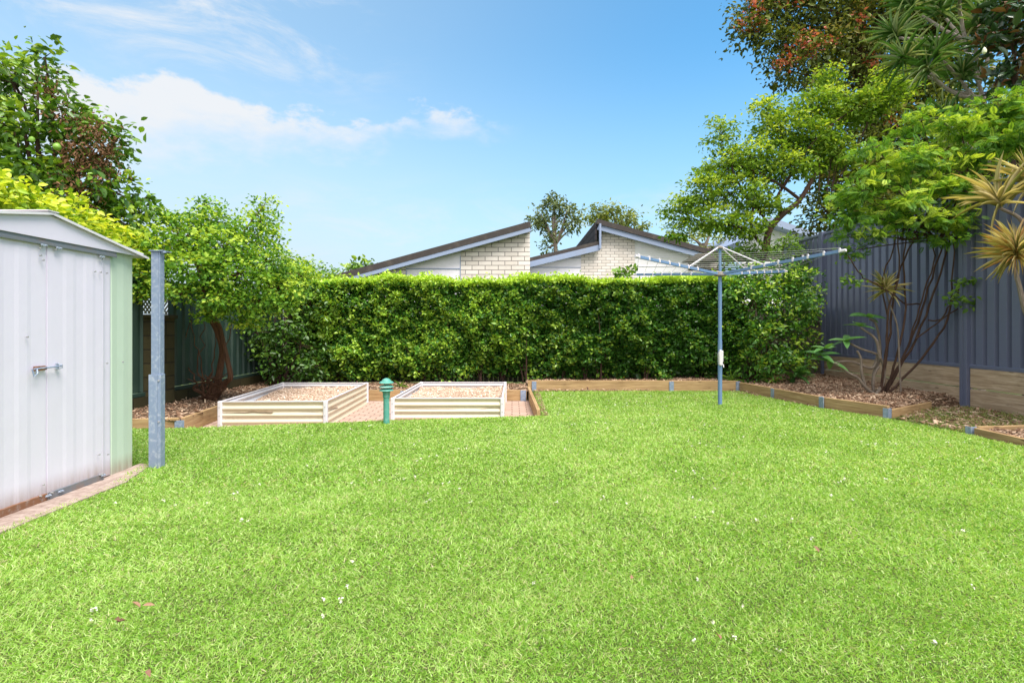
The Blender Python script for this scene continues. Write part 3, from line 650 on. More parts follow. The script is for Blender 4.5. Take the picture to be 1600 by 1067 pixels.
# ------------------------------------------------------------------ RAISED BEDS
def raised_bed(label, c4, fill):
    z0, H = -.10, .345; FL, FR, BR, BL_ = [np.array((x, y, 0.)) for x, y in c4]
    t0 = thing('raised_garden_bed', label, 'raised bed', (FL[0], FL[1], z0), 'cream corrugated steel raised beds')
    def side(a, b, inner):
        d = b - a; L = np.linalg.norm(d); d /= L; nrm = np.cross(d, (0, 0, 1))      # outward
        prof = []
        for i in range(0, 65):
            u = H * i / 64; prof.append((u, .011 * math.cos(2 * math.pi * u / .0863)))
        mb = MB(); mb.sheet([(u, q) for u, q in prof], a + np.array((0, 0, z0)) + nrm * .0, (0, 0, 1), d, nrm, L, .0015); mb.smooth = [True] * len(mb.smooth)
        s_ = mb.build('side_panel', M['cream'], t0)
        mb = MB(); mb.sheet([(u, q - .004) for u, q in prof], a + np.array((0, 0, z0)) + nrm * .0, (0, 0, 1), d, nrm, L, .0015); mb.smooth = [True] * len(mb.smooth)
        mb.build('inner_lining', M['bed_inner'], s_)
        mb = MB(); mb.beam(a + (0, 0, z0 + H + .004), b + (0, 0, z0 + H + .004), .026, .012); mb.build('capping', M['white_metal'], s_, .003)
    side(FL, FR, 0); side(FR, BR, 0); side(BR, BL_, 1); side(BL_, FL, 0)
    for p in (FL, FR, BR, BL_):
        mb = MB(); mb.box((p[0], p[1], z0 + H / 2 + .006), (.055, .055, H + .012)); cp_ = mb.build('corner_post', M['white_metal'], t0, .012)
        for zz in (.06, .17, .28): mb = MB(); mb.tube([(p[0], p[1] - .027, z0 + zz), (p[0], p[1] - .031, z0 + zz)], .006, 8); mb.build('bolt', M['screw'], cp_)
    poly = [tuple(p[:2]) for p in (FL, FR, BR, BL_)]
    zf = lambda X, Y: .11 + .016 * wav(X, Y, 1.5, fill) + .05 * np.clip((Y - 7.6), 0, 1)
    a = np.array(poly); x0, y0 = a.min(0); x1, y1 = a.max(0); step = .04
    nx = int((x1 - x0) / step) + 2; ny = int((y1 - y0) / step) + 2; X, Y, Z = hum(nx, ny, x0, x1, y0, y1, zf); V = np.stack((X, Y, Z), -1).reshape(-1, 3)
    i = np.arange(ny - 1)[:, None] * nx + np.arange(nx - 1)[None]; Q = np.stack((i, i + 1, i + nx + 1, i + nx), -1).reshape(-1, 4); Q = Q[inpoly(V[Q].mean(1), poly)]
    tag(mesh_np('soil_fill', V, Q, M['sandfill']), kind='structure')
    ins = [tuple(np.array(p) + (np.array(poly).mean(0) - p) * .05) for p in poly]
    chips('wood_chips', ins, zf, 9000, M['chip_pale'], .024)
raised_bed('cream corrugated raised bed left of the green lamp showing four ribs', [(-3.75, 6.83), (-2.41, 6.87), (-2.50, 9.15), (-3.95, 9.15)], 1)
raised_bed('cream corrugated raised bed right of the green lamp sunk behind the turf edge', [(-1.61, 7.17), (-.13, 7.17), (-.12, 9.25), (-1.58, 9.25)], 4)

# ------------------------------------------------------------------ GARDEN LAMP
lx, ly = -1.57, 6.64
gl = thing('garden_lamp', 'verdigris green bollard lamp with three tiered louvres by the beds', 'lamp', (lx, ly, 0))
mb = MB(); mb.lathe((lx, ly, -.05), [(.038, 0), (.038, .41)], 18); mb.build('post', M['lamp_green'], gl)
mb = MB(); mb.lathe((lx, ly, .33), [(.044, 0), (.044, .055), (.050, .058), (.050, .075), (.042, .08)], 18); mb.build('collar', M['lamp_green'], gl)
mb = MB(); mb.lathe((lx, ly, .40), [(.035, 0), (.035, .12)], 14); mb.build('diffuser', M['bed_inner'], gl)
for z in (.425, .468):
    mb = MB(); mb.lathe((lx, ly, z), [(.040, .022), (.060, .014), (.088, -.004), (.090, -.009), (.086, -.008), (.058, .006), (.036, .012)], 24); mb.build('louvre', M['lamp_green'], gl)
mb = MB(); mb.lathe((lx, ly, .515), [(.088, -.008), (.091, -.002), (.078, .012), (.058, .020), (.054, .030), (.042, .042), (.022, .052), (.004, .056)], 24); mb.build('cap', M['lamp_green'], gl)
for k in range(4): mb = MB(); a = k * math.pi / 2 + .6; mb.tube([(lx + .06 * math.cos(a), ly + .06 * math.sin(a), .405), (lx + .06 * math.cos(a), ly + .06 * math.sin(a), .52)], .004, 6); mb.build('spacer_rod', M['lamp_green'], gl)

# ------------------------------------------------------------------ ROTARY CLOTHESLINE
hx, hy = 3.25, 8.3
ho = thing('rotary_clothesline', 'blue rotary clothesline with four arms standing on the lawn', 'clothesline', (hx, hy, 0))
ZH = 2.035; ZT = 2.18; ZP = 2.46; AL = 1.80
mb = MB(); mb.tube([(hx, hy, -.05), (hx, hy, 1.0)], .032, 16); mb.tube([(hx, hy, .98), (hx, hy, 2.03)], .028, 16); mb.tube([(hx, hy, 2.02), (hx, hy, 2.44)], .021, 14); mb.build('pole', M['hoist_blue'], ho)
mb = MB(); mb.lathe((hx, hy, ZH - .035), [(.035, 0), (.085, .004), (.09, .012), (.09, .03), (.06, .04), (.06, .06), (.035, .075)], 16); mb.build('hub', M['cap_grey'], ho)
mb = MB(); mb.lathe((hx, hy, ZP - .03), [(.03, 0), (.055, .005), (.058, .025), (.03, .04), (.012, .048)], 14); mb.build('pole_cap', M['cap_grey'], ho)
mb = MB(); mb.prism([(hx - .03, hy - .055, .62), (hx + .012, hy - .055, .60), (hx + .034, hy - .055, .68), (hx + .036, hy - .055, .84), (hx - .018, hy - .055, .86), (hx - .034, hy - .055, .80)], (0, .075, 0)); mb.build('crank_case', M['white_metal'], ho, .012)
mb = MB(); mb.tube([(hx + .018, hy - .06, .63), (hx + .018, hy - .085, .625), (hx + .02, hy - .09, .59)], .009, 8); mb.build('crank_handle', M['white_metal'], ho)
angs = [R(-57.5), R(32.5), R(122.5), R(212.5)]; FR_ = [.30, .415, .53, .645, .76, .875, .985]
def armpt(k, f_, dz=0): a = angs[k]; return np.array((hx + math.cos(a) * AL * f_, hy + math.sin(a) * AL * f_, ZH + (ZT - ZH) * f_ + dz))
for k in range(4):
    mb = MB(); mb.beam(armpt(k, .035), armpt(k, 1.0), .026, .042); ar = mb.build('arm', M['hoist_blue'], ho, .004)
    for f_ in FR_:
        mb = MB(); p = armpt(k, f_); mb.box(p + (0, 0, .006), (.026, .036, .048), rot_z(angs[k])); mb.tube([p + (0, 0, .02), p + (0, 0, .045)], .007, 8)
        mb.build('line_clip', M['white_metal'], ar, .003)
    mb = MB(); mb.tube([armpt(k, .985), armpt(k, 1.025)], .02, 8); mb.build('end_cap', M['white_metal'], ar)
    mb = MB(); q = armpt(k, .40, .02); tp = np.array((hx + math.cos(angs[k]) * .04, hy + math.sin(angs[k]) * .04, ZP - .01)); mb.tube([tp, q], .010, 8); mb.build('strut', M['white_metal'], ho)
for f_ in FR_:
    mb = MB()
    for k in range(4):
        a, b = armpt(k, f_, .045), armpt((k + 1) % 4, f_, .045); pts = [a + (b - a) * s_ - np.array((0, 0, .035 * f_ * 4 * s_ * (1 - s_))) for s_ in np.linspace(0, 1, 9)]; mb.tube(pts, .0021, 5, False)
    mb.build('washing_line', M['wire'], ho)
pc = armpt(0, .76, .045) + (armpt(1, .76, .045) - armpt(0, .76, .045)) * .12
pg = MB(); pg.box(pc + (-.004, 0, -.02), (.008, .012, .075), rot_z(.4)); pg.box(pc + (.010, 0, -.022), (.008, .012, .075), rot_z(.4))
tag(pg.build('clothes_peg', M['white_metal'], origin=pc), 'white clothes peg clipped near the right tip of the clothesline', 'peg')

# ------------------------------------------------------------------ RIGHT FENCE
RX = 6.9
rf = thing('metal_fence', 'tall slate blue ribbed steel fence on the right of the yard', 'fence', (RX, 9, 0))
PY = [4.32, 8.05, 11.78, 13.6]; FT = 3.27
for i in range(3):
    y0, y1 = PY[i] + .05, PY[i + 1] - .05
    mb = MB(); mb.sheet(trap(y1 - y0, .19, .060, .60), (RX, y0, .64), (0, 1, 0), (0, 0, 1), (-1, 0, 0), FT - .66); mb.build('panel', M['fence_blue'], rf)
    for z in (.62, FT): mb = MB(); mb.beam((RX, y0, z), (RX, y1, z), .055, .055); mb.build('rail', M['fence_blue'], rf, .008)
for y in PY[:3]:
    mb = MB(); mb.box((RX - .02, y - .034, FT / 2), (.10, .058, FT + .1)); mb.box((RX - .02, y + .034, FT / 2), (.10, .058, FT + .1)); mb.box((RX, y, FT / 2), (.10, .02, FT + .08)); mb.build('post', M['fence_blue'], rf, .006)
rw = thing('retaining_wall', 'two-board weathered pine retaining wall under the slate blue fence', 'retaining wall', (RX, 9, 0))
for i in range(3):
    y0, y1 = PY[i] + .07, PY[i + 1] - .07
    for k, (za, zb_) in enumerate(((-.1, .282), (.298, .588))):
        mb = MB(); mb.beam((RX + .01 + .004 * k, y0, (za + zb_) / 2), (RX + .01, y1, (za + zb_) / 2), .06, zb_ - za); mb.build('board', M['sleeper_old'], rw, .006)

# ------------------------------------------------------------------ BACK PALING FENCE
bf = thing('paling_fence', 'grey timber paling fence glimpsed through the base of the hedge', 'fence', (0, 11.75, 0))
mb = MB(); x = -5.0
while x < 6.8: mb.box((x, 11.75 + random.uniform(-.004, .004), .82), (.104, .016, 1.64 + random.uniform(-.02, .02))); x += .108
mb.build('palings', M['paling'], bf)
for z in (.35, 1.35): mb = MB(); mb.beam((-5, 11.72, z), (6.8, 11.72, z), .04, .07); mb.build('rail', M['paling'], bf)

# ------------------------------------------------------------------ VEGETATION
def smooth(pts, k=5):
    P = [np.array(p, float) for p in pts]; P = [2 * P[0] - P[1]] + P + [2 * P[-1] - P[-2]]; o_ = []
    for i in range(1, len(P) - 2):
        for j in range(k):
            u = j / k; a, b, c, d = P[i - 1:i + 3]
            o_.append(.5 * ((2 * b) + (c - a) * u + (2 * a - 5 * b + 4 * c - d) * u * u + (3 * b - a - 3 * c + d) * u ** 3))
    o_.append(P[-2]); return o_
def limb(mb, pts, r0, r1, n=7, k=5, wob=0.):
    P = smooth(pts, k); m_ = len(P)
    if wob: P = [p + rng.normal(size=3) * wob * (0 < i < m_ - 1) for i, p in enumerate(P)]
    mb.tube(P, [r0 + (r1 - r0) * i / (m_ - 1) for i in range(m_)], n)
def bezier_to(mb, a, b, r0, r1, sag=.0, n=5, wob=.02):
    a = np.array(a, float); b = np.array(b, float); m_ = (a + b) / 2 + rng.normal(size=3) * wob * np.linalg.norm(b - a) * 3 + np.array((0, 0, sag * np.linalg.norm(b - a)))
    P = [a * (1 - u) ** 2 + 2 * m_ * u * (1 - u) + b * u * u for u in np.linspace(0, 1, 6)]
    mb.tube(P, [r0 + (r1 - r0) * i / 5 for i in range(6)], n, False)
def crown_points(blobs, per, rc, flat=.6, shell=.55, mb=None, twig=.006, tiptop=.5, root=None, la=.0025):
    """blobs: (x_px, y_px, depth, r_px[, squash]) -> leaf points, outward vectors, tint"""
    Ps, Os, Ts = [], [], []
    for b in blobs:
        x, y, Y, rp = b[:4]; sq = b[4] if len(b) > 4 else .85; c = at(x, y, Y); r_ = rp * Y / F
        k = int(15 * (rc / .12) ** 1.0 * (.0025 / la) ** .35) + 2
        nc = max(4, int(per * 2.1 * math.pi * r_ * r_ / la / k)); U = unit(nc) * (shell + (1 - shell) * rng.random(nc) ** .5)[:, None]
        C = c + U * np.array((r_, r_, r_ * sq)) * rng.uniform(.8, 1.12, nc)[:, None]
        newg = (rng.random(nc) < tiptop * (.35 + .65 * (U[:, 2] > .1)))
        for i in range(nc):
            if mb is not None and i % (3 + nc // 40) == 0: bezier_to(mb, c if root is None else c, C[i], twig * 1.6, twig * .4, .05, 4)
        g = rng.normal(size=(nc, k, 3)).clip(-1.7, 1.7) * rc * np.array((1, 1, flat)) * rng.uniform(.55, 1.25, (nc, 1, 1))
        Ps.append((C[:, None] + g).reshape(-1, 3)); Os.append(np.repeat(U, k, 0)); Ts.append(np.repeat(newg * rng.uniform(.3, 1, nc), k))
    return np.concatenate(Ps), np.concatenate(Os), np.concatenate(Ts)
def in_yard_clip(P, O, T, keep): k = keep(P); return P[k], O[k], T[k]

# --- hedge
def hedge_surface(x, z, s=0.):
    return .13 * vn(x * 1.3 + s, z * 1.6) + .10 * vn(x * 3.7, z * 4.3 + s) + .085 * vn(x * 8, z * 8)
hg = thing('hedge', 'long clipped green hedge across the back of the yard', 'hedge', (.4, 10.9, 0))
def hedge(n, x0, x1, yf, top, parent, mat, size, bot=.12):
    m_ = int(n * .80); X = rng.uniform(x0, x1, m_); Z = bot + (top - bot) * rng.random(m_) ** .88
    gap = (wav(X, Z, 1.6, 3) + .6 * wav(X, Z, 4, 8)); k = (gap > -1.35) | (rng.random(m_) < .5); X, Z = X[k], Z[k]; m_ = len(X)
    dep = rng.exponential(.10, m_).clip(0, .55); Yv = yf + hedge_surface(X, Z) + dep + .25 * np.clip(Z - top + .15, 0, 1)
    under = np.clip((.55 - Z) / .5, 0, 1); Yv += under * .25 * (1 + wav(X, Z, 2)); kk = rng.random(m_) > under * .55; X, Z, Yv, dep = X[kk], Z[kk], Yv[kk], dep[kk]
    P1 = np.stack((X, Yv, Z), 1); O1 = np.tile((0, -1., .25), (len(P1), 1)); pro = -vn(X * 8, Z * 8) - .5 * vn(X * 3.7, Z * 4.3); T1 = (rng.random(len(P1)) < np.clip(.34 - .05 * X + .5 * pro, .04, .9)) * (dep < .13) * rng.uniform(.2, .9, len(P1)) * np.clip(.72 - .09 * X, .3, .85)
    m_ = int(n * .30); X = rng.uniform(x0, x1, m_); Yv = rng.uniform(yf, yf + .85, m_); Z = top + .05 * np.sin(X * 2.1) + .035 * np.sin(X * 6.7 + Yv * 4) + rng.normal(size=m_) * .035 + .02
    spr = rng.random(m_) < .035; Z = Z + spr * rng.random(m_) * .13
    P2 = np.stack((X, Yv + hedge_surface(X, Z) * .4, Z), 1); O2 = np.tile((0, -.2, 1.), (m_, 1)); T2 = rng.uniform(.5, 1, m_)
    m_ = int(n * .26); P3 = np.stack((rng.uniform(x0, x1, m_), yf + rng.uniform(.28, .62, m_), bot + .15 + (top - bot - .2) * rng.random(m_) ** .85), 1)
    P, O, T = np.concatenate((P1, P2, P3)), np.concatenate((O1, O2, np.tile((0, -1., .2), (m_, 1)))), np.concatenate((T1, T2, np.zeros(m_)))
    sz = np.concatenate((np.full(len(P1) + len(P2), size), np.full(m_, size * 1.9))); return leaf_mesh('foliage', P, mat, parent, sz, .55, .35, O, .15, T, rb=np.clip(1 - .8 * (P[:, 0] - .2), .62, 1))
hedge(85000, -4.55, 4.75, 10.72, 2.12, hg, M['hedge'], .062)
mb = MB()
for x in np.arange(-4.4, 5.0, .42):
    x += random.uniform(-.1, .1); b = np.array((x, 11.1 + random.uniform(-.15, .15), .05))
    for k in range(4): bezier_to(mb, b + rng.normal(size=3) * .03, b + (random.uniform(-.4, .4), random.uniform(-.25, .2), random.uniform(.7, 1.9)), .018, .006, 0, 5)
mb.build('stem', M['bark_dark'], hg)

def shrub(name, label, cat, blobs, mat, size, ratio, base, per=1.0, rc=.12, tip=.3, barkm='bark_dark', stems=5, tmpl=None, keep=None, group=None, up=.9, r0=.02, flat=.7, droop=.2, shell=.55):
    t0 = thing(name, label, cat, base, group); mb = MB()
    P, O, T = crown_points(blobs, per, rc, flat, shell, mb, .005, tip, la=size * size * ratio * .62)
    if keep: P, O, T = in_yard_clip(P, O, T, keep)
    bb = np.array(base)
    for i, b in enumerate(blobs):
        c = at(*b[:3]); bezier_to(mb, bb + rng.normal(size=3) * np.array((.05, .05, 0)), c, r0 * random.uniform(.7, 1.1), r0 * .35, .08, 6)
    leaf_mesh('foliage', P, mat, t0, size, ratio, up, O, droop, T, tmpl); mb.build('stem', M[barkm], t0); return t0

# shrub in the back right corner (in front of the hedge end)
shrub('corner_shrub', 'loose bushy green shrub filling the corner beside the slate blue fence', 'shrub',
      [(1180, 470, 10.6, 42), (1230, 470, 10.7, 40), (1200, 530, 10.4, 42), (1165, 520, 10.7, 36), (1215, 570, 10.3, 34), (1250, 440, 10.9, 30), (1150, 460, 10.8, 36), (1170, 565, 10.5, 26), (1248, 500, 10.6, 26), (1190, 440, 10.9, 34), (1225, 440, 10.8, 30), (1262, 480, 11.2, 26), (1255, 540, 11.0, 24), (1240, 560, 10.9, 24)], M['hedge'], .075, .5, (4.9, 10.8, .1), 1.0, .13, .35)
shrub('climber', 'bright green creeper mounded over the back fence beside the slanting trunk', 'creeper',
      [(1150, 395, 12.6, 16, .6), (1185, 390, 12.7, 22, .6), (1225, 385, 12.7, 22, .6), (1255, 400, 12.5, 25, .8), (1130, 405, 12.4, 14)], M['fern'], .08, .45, (5.6, 12.8, 0), 1.0, .1, .3)
# dark shrub in the left corner
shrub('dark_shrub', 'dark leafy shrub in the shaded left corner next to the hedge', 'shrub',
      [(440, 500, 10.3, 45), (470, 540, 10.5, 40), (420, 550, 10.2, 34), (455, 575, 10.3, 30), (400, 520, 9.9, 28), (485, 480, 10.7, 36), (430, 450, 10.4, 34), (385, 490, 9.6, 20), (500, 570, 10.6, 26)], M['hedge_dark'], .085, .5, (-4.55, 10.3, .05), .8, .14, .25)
shrub('bush', 'bushy light green shrub rising behind the left end of the hedge', 'shrub',
      [(440, 425, 12.2, 30), (470, 428, 12.4, 26), (500, 430, 12.6, 20), (455, 445, 12, 30), (525, 438, 12.6, 12)], M['cassia'], .075, .45, (-5.0, 12.4, 0), 1.0, .13, .45)

# vine over the left fence, behind the shed
vb = []
for i in range(15):
    f_ = i / 14; Y = 3.9 + 3.5 * f_; X = -5.25 + .1 * math.sin(i); z = 2.53 - .36 * f_ ** 1.4 + .06 * math.sin(i * 2.2)
    vb.append((800 + X * F / Y, HZ - (z - EYE) * F / Y, Y, .36 * F / Y, .85))
    vb.append((800 + (X - .35) * F / Y, HZ - (z - .2 - EYE) * F / Y, Y, .36 * F / Y, .85))
shrub('climbing_vine', 'yellow green vine piled along the fence behind the shed roof', 'vine', vb, M['vine'], .078, .5, (-5.3, 5.6, 0), 1.2, .09, .45, r0=.012, keep=lambda P: (P[:, 0] < XB - .04) | (P[:, 1] > 4.75))

# citrus tree
ct = thing('citrus_tree', 'tall dark citrus tree rising behind the shed with dead vine on it', 'tree', (-6.5, 7.4, 0))
cb = [(20, 130, 7.2, 45), (60, 120, 7.4, 34), (70, 90, 7.4, 22), (20, 200, 7.2, 60), (100, 190, 7.3, 48), (60, 240, 7.2, 60), (140, 230, 7.4, 46), (170, 240, 7.5, 32), (120, 280, 7.3, 50), (40, 290, 7.1, 50), (180, 300, 7.4, 38), (155, 330, 7.4, 40), (215, 330, 7.6, 26), (228, 310, 7.7, 18), (-60, 180, 7.2, 70), (-50, 280, 7.2, 70), (195, 350, 7.5, 34), (90, 330, 7.3, 40), (185, 215, 7.5, 14), (0, 90, 7.2, 22)]
mb = MB(); P, O, T = crown_points(cb, 1.1, .13, .75, .45, mb, .006, .3, la=.0031)
base = np.array((-6.5, 7.4, 0)); hub = np.array((-6.4, 7.3, 2.0)); mb.tube([base, (base + hub) / 2 + (.05, 0, 0), hub], [.11, .09, .08], 9)
for b in cb: bezier_to(mb, hub, at(*b[:3]), .04, .012, .08, 6)
leaf_mesh('crown', P, M['citrus'], ct, .098, .52, .8, O, .2, T); mb.build('trunk', M['bark_dark'], ct)
db = [(150, 215, 7.15, 28), (165, 250, 7.2, 26), (140, 270, 7.1, 24), (75, 145, 7.2, 18), (120, 240, 7.05, 26), (100, 180, 7.1, 16), (150, 310, 7.15, 14), (110, 290, 7, 22)]
P, O, T = crown_points(db, .8, .10, 1.0, .3, la=.0008); leaf_mesh('dead_vine', P, M['deadvine'], ct, .045, .4, 0, None, .8, T)
mb = MB()
c = at(89, 230, 6.75); mb.lathe(c - (0, 0, .045), [(.004, 0), (.030, .010), (.044, .032), (.046, .048), (.038, .072), (.020, .090), (.004, .095)], 14); mb.build('fruit', M['fruit'], ct)
mb = MB(); c = at(50, 218, 6.8); mb.lathe(c - (0, 0, .04), [(.004, 0), (.028, .010), (.036, .035), (.03, .06), (.004, .078)], 12); mb.build('fruit', M['fruit'], ct)

# light green tree on the left
lt_ = thing('feathery_tree', 'light green spreading tree with twisted brown trunk left of the hedge', 'tree', (-4.6, 8.05, .1))
lb = [(330, 345, 7.7, 34, .7), (290, 370, 7.5, 44, .7), (350, 385, 7.4, 48, .7), (395, 370, 7.9, 36, .7), (410, 345, 8.1, 22, .8), (250, 400, 7.2, 40, .7), (310, 420, 7.0, 46, .6), (370, 430, 7.2, 46, .6), (420, 410, 7.8, 40, .7), (430, 450, 7.8, 34, .6), (400, 470, 7.5, 36, .5), (350, 470, 7.1, 34, .5), (235, 440, 7.1, 30, .6), (285, 460, 7.0, 26, .5), (270, 345, 7.8, 24, .6), (440, 480, 7.9, 20, .6), (225, 380, 7.4, 24), (220, 465, 7.1, 18, .5), (455, 460, 8.2, 26, .6), (470, 430, 8.6, 24, .6), (320, 322, 7.8, 16, 1.0), (412, 322, 8.1, 14, 1.2), (330, 490, 7.2, 22, .5), (385, 500, 7.6, 20, .5)]
mb = MB(); P, O, T = crown_points(lb, 1.9, .10, .45, .35, mb, .004, .45, la=.0013)
b0 = at(330, 622, 8.1)
limb(mb, [at(335, 625, 8.1), at(350, 600, 8.0), at(360, 590, 7.9), at(357, 570, 7.85), at(350, 540, 7.9), at(343, 510, 7.9), at(330, 485, 7.8), at(325, 450, 7.7)], .045, .026, 8)
limb(mb, [at(328, 625, 8.1), at(338, 605, 8.05), at(344, 575, 8.0), at(347, 545, 7.95), at(338, 515, 7.9), at(325, 490, 7.8), at(318, 450, 7.6)], .055, .03, 8)
for k in range(5):
    x0 = 315 + 4 * k; limb(mb, [at(322 + 2 * k, 626, 8.1), at(308 + 6 * k, 600, 8.1), at(290 + 15 * k + random.uniform(-10, 10), 560, 8.2), at(285 + 22 * k + random.uniform(-16, 16), 500, 8.1)], .016, .005, 6, wob=.022)
for k in range(14): limb(mb, [at(325 + random.uniform(-15, 15), 625, 8.05), at(325 + random.uniform(-25, 30), 605, 8.0), at(325 + random.uniform(-35, 45), 588 + random.uniform(-12, 10), 7.95)], .022, .006, 6, wob=.01)
for b in lb: bezier_to(mb, at(322, 452, 7.7), at(*b[:3]), .022, .008, .05, 5)
leaf_mesh('crown', P, M['cassia'], lt_, .050, .60, 1.1, O, .15, T); mb.build('trunk', M['bark_red'], lt_)

# mid feathery tree behind hedge, right
mt = thing('feathery_tree', 'airy light green tree leaning over the back hedge below the dark tree', 'tree', tuple(at(1193, 395, 12.9) * (1, 1, 0)))
mbk = [(1068, 330, 13, 30, .8), (1100, 300, 13, 36, .8), (1115, 345, 12.8, 34, .7), (1130, 260, 13.1, 34, .8), (1125, 205, 13.2, 22, 1.1), (1160, 300, 12.9, 42, .7), (1175, 245, 13, 40, .7), (1160, 355, 12.7, 34, .6), (1220, 205, 13.2, 46, .6), (1200, 170, 13.3, 24, .7), (1225, 260, 13, 44, .6), (1265, 220, 13.2, 46, .6), (1280, 165, 13.3, 40, .6), (1292, 120, 13.4, 22, .8), (1330, 175, 13.2, 44, .55), (1375, 150, 13, 42, .5), (1310, 240, 13.1, 40, .6), (1390, 120, 13, 26, .5), (1205, 320, 12.8, 24, .6), (1060, 360, 12.9, 18, .7)]
mb = MB(); P, O, T = crown_points(mbk, 1.7, .17, .32, .25, mb, .005, .4, la=.0026)
limb(mb, [(6.1, 12.9, 0), at(1185, 440, 12.9), at(1196, 388, 12.9), at(1203, 358, 12.9), at(1222, 336, 12.9), at(1250, 312, 12.9), at(1275, 270, 13)], .11, .05, 8)
limb(mb, [at(1222, 336, 12.9), at(1215, 310, 12.9), at(1225, 290, 12.9)], .05, .03, 7)
limb(mb, [at(1250, 312, 12.9), at(1220, 290, 12.85), at(1180, 268, 12.8), at(1145, 255, 12.8)], .04, .02, 6)
limb(mb, [at(1196, 388, 12.9), at(1175, 360, 12.7), at(1178, 310, 12.8), at(1178, 270, 12.8)], .04, .015, 6)
limb(mb, [at(1180, 365, 12.7), at(1140, 352, 12.6), at(1090, 345, 12.6)], .035, .012, 6)
limb(mb, [at(1225, 290, 12.9), at(1265, 230, 12.9), at(1320, 180, 12.9), at(1385, 148, 12.8)], .04, .014, 6)
limb(mb, [at(1205, 355, 12.9), at(1150, 280, 12.8), at(1144, 240, 12.8)], .03, .012, 6)
for b in mbk: bezier_to(mb, at(min(max(b[0], 1150), 1300), 300, 12.95), at(*b[:3]), .014, .006, .05, 5)
leaf_mesh('crown', P, M['feather'], mt, .088, .46, 1.1, O, .1, T); mb.build('trunk', M['bark_dark'], mt)

# big dark tree
bt = thing('tall_tree', 'tall dark olive tree with red new leaves towering over the fence', 'tree', tuple(at(1345, 400, 16) * (1, 1, 0)))
bb = [(1180, 20, 15.5, 36), (1170, 55, 15.4, 26), (1215, 60, 15.3, 42), (1250, 10, 15.6, 50), (1230, 110, 15.2, 34), (1300, 40, 15.8, 60), (1270, 90, 15.3, 46), (1360, 20, 16, 70), (1330, 90, 15.6, 50), (1400, 70, 16, 60), (1290, 140, 15.4, 34), (1370, 130, 15.8, 48), (1440, 30, 16, 60), (1430, 130, 16, 55), (1350, 190, 15.6, 50), (1400, 200, 15.7, 50), (1290, 330, 15.2, 34), (1310, 290, 15.3, 42), (1340, 250, 15.4, 50), (1280, 265, 15.2, 28), (1390, 270, 15.6, 50), (1450, 200, 15.5, 55), (1480, 120, 15.5, 60), (1340, 320, 15.4, 40), (1265, 360, 15.2, 14), (1500, 40, 15.5, 60), (1220, -40, 15.6, 60), (1320, -50, 16, 80), (1430, -50, 16, 80), (1550, 0, 15.5, 80), (1390, 330, 15.6, 40), (1350, 350, 15.2, 34), (1430, 300, 15.3, 44), (1310, 360, 15.2, 20), (1470, 270, 15, 60), (1540, 220, 14.5, 60)]
mb = MB(); P, O, T = crown_points(bb, 1.25, .22, .6, .25, mb, .010, .12, la=.0045)
limb(mb, [at(1385, 512 + 60, 16), at(1375, 300, 16), at(1360, 190, 16), at(1345, 100, 16), at(1345, 20, 16), at(1350, -80, 16)], .26, .12, 10)
limb(mb, [at(1358, 180, 16), at(1330, 100, 15.7), at(1290, 60, 15.6), at(1230, 40, 15.5)], .10, .04, 8)
limb(mb, [at(1345, 70, 16), at(1380, 30, 15.7), at(1430, 10, 15.5)], .09, .04, 8)
limb(mb, [at(1365, 250, 16), at(1330, 285, 15.7), at(1300, 320, 15.5)], .06, .02, 7)
limb(mb, [at(1362, 200, 16), at(1400, 130, 15.8), at(1460, 80, 15.6)], .09, .03, 7)
for b in bb: bezier_to(mb, at(1352, min(max(b[1] + 30, -40), 300), 16), at(*b[:3]), .05, .018, .05, 6)
leaf_mesh('crown', P, M['bigtree'], bt, .12, .45, .7, O, .3, T); mb.build('trunk', M['bark_red'], bt)
rb = [(1172, 30, 15.2, 16), (1180, 40, 15.2, 12), (1240, 85, 14.9, 20), (1265, 80, 14.9, 16), (1255, 65, 15, 14), (1340, 30, 15.2, 12), (1225, 100, 15, 12), (1290, 60, 15, 12), (1365, 95, 15.2, 12), (1395, 190, 15.2, 8), (1290, 235, 15, 5), (1240, 0, 15, 14), (1180, 8, 15.2, 10)]
P, O, T = crown_points(rb, .30, .14, .9, .2, la=.003); leaf_mesh('red_tips', P, M['redtips'], bt, .10, .45, .8, None, .1, T)

# light green shrub tree in the right bed with many thin stems
st = thing('multi_stemmed_tree', 'bright green arching tree with many bare dark stems by the fence', 'tree', (6.05, 8.6, .1))
sb = [(1345, 300, 8.0, 34, .55), (1385, 270, 8.0, 40, .5), (1430, 250, 8.0, 42, .5), (1400, 320, 8.0, 44, .5), (1450, 300, 8.0, 44, .5), (1500, 270, 7.9, 44, .5), (1340, 340, 8.1, 30, .5), (1430, 350, 8.0, 44, .45), (1490, 340, 8.0, 40, .45), (1440, 190, 8.2, 36, .5), (1500, 200, 8.0, 42, .5), (1550, 170, 8.0, 40, .5), (1590, 160, 7.9, 36, .6), (1540, 230, 7.9, 42, .5), (1590, 220, 7.8, 40, .5), (1360, 370, 8.1, 22, .5), (1345, 390, 8.2, 18, .7), (1330, 372, 8.3, 18, .7), (1320, 330, 8.3, 20, .6), (1370, 230, 8.1, 26, .5), (1540, 300, 7.9, 40, .5), (1640, 200, 7.6, 70, .6), (1600, 280, 7.7, 36, .5), (1480, 370, 8.0, 24, .4), (1525, 355, 8.0, 26, .4)]
mb = MB(); P, O, T = crown_points(sb, .78, .11, .24, .25, mb, .004, .5, la=.0020)
k_ = P[:, 0] < RX - .07; k_ |= P[:, 2] > FT + .1; P, O, T = P[k_], O[k_], T[k_]
b0 = at(1383, 612, 8.6)
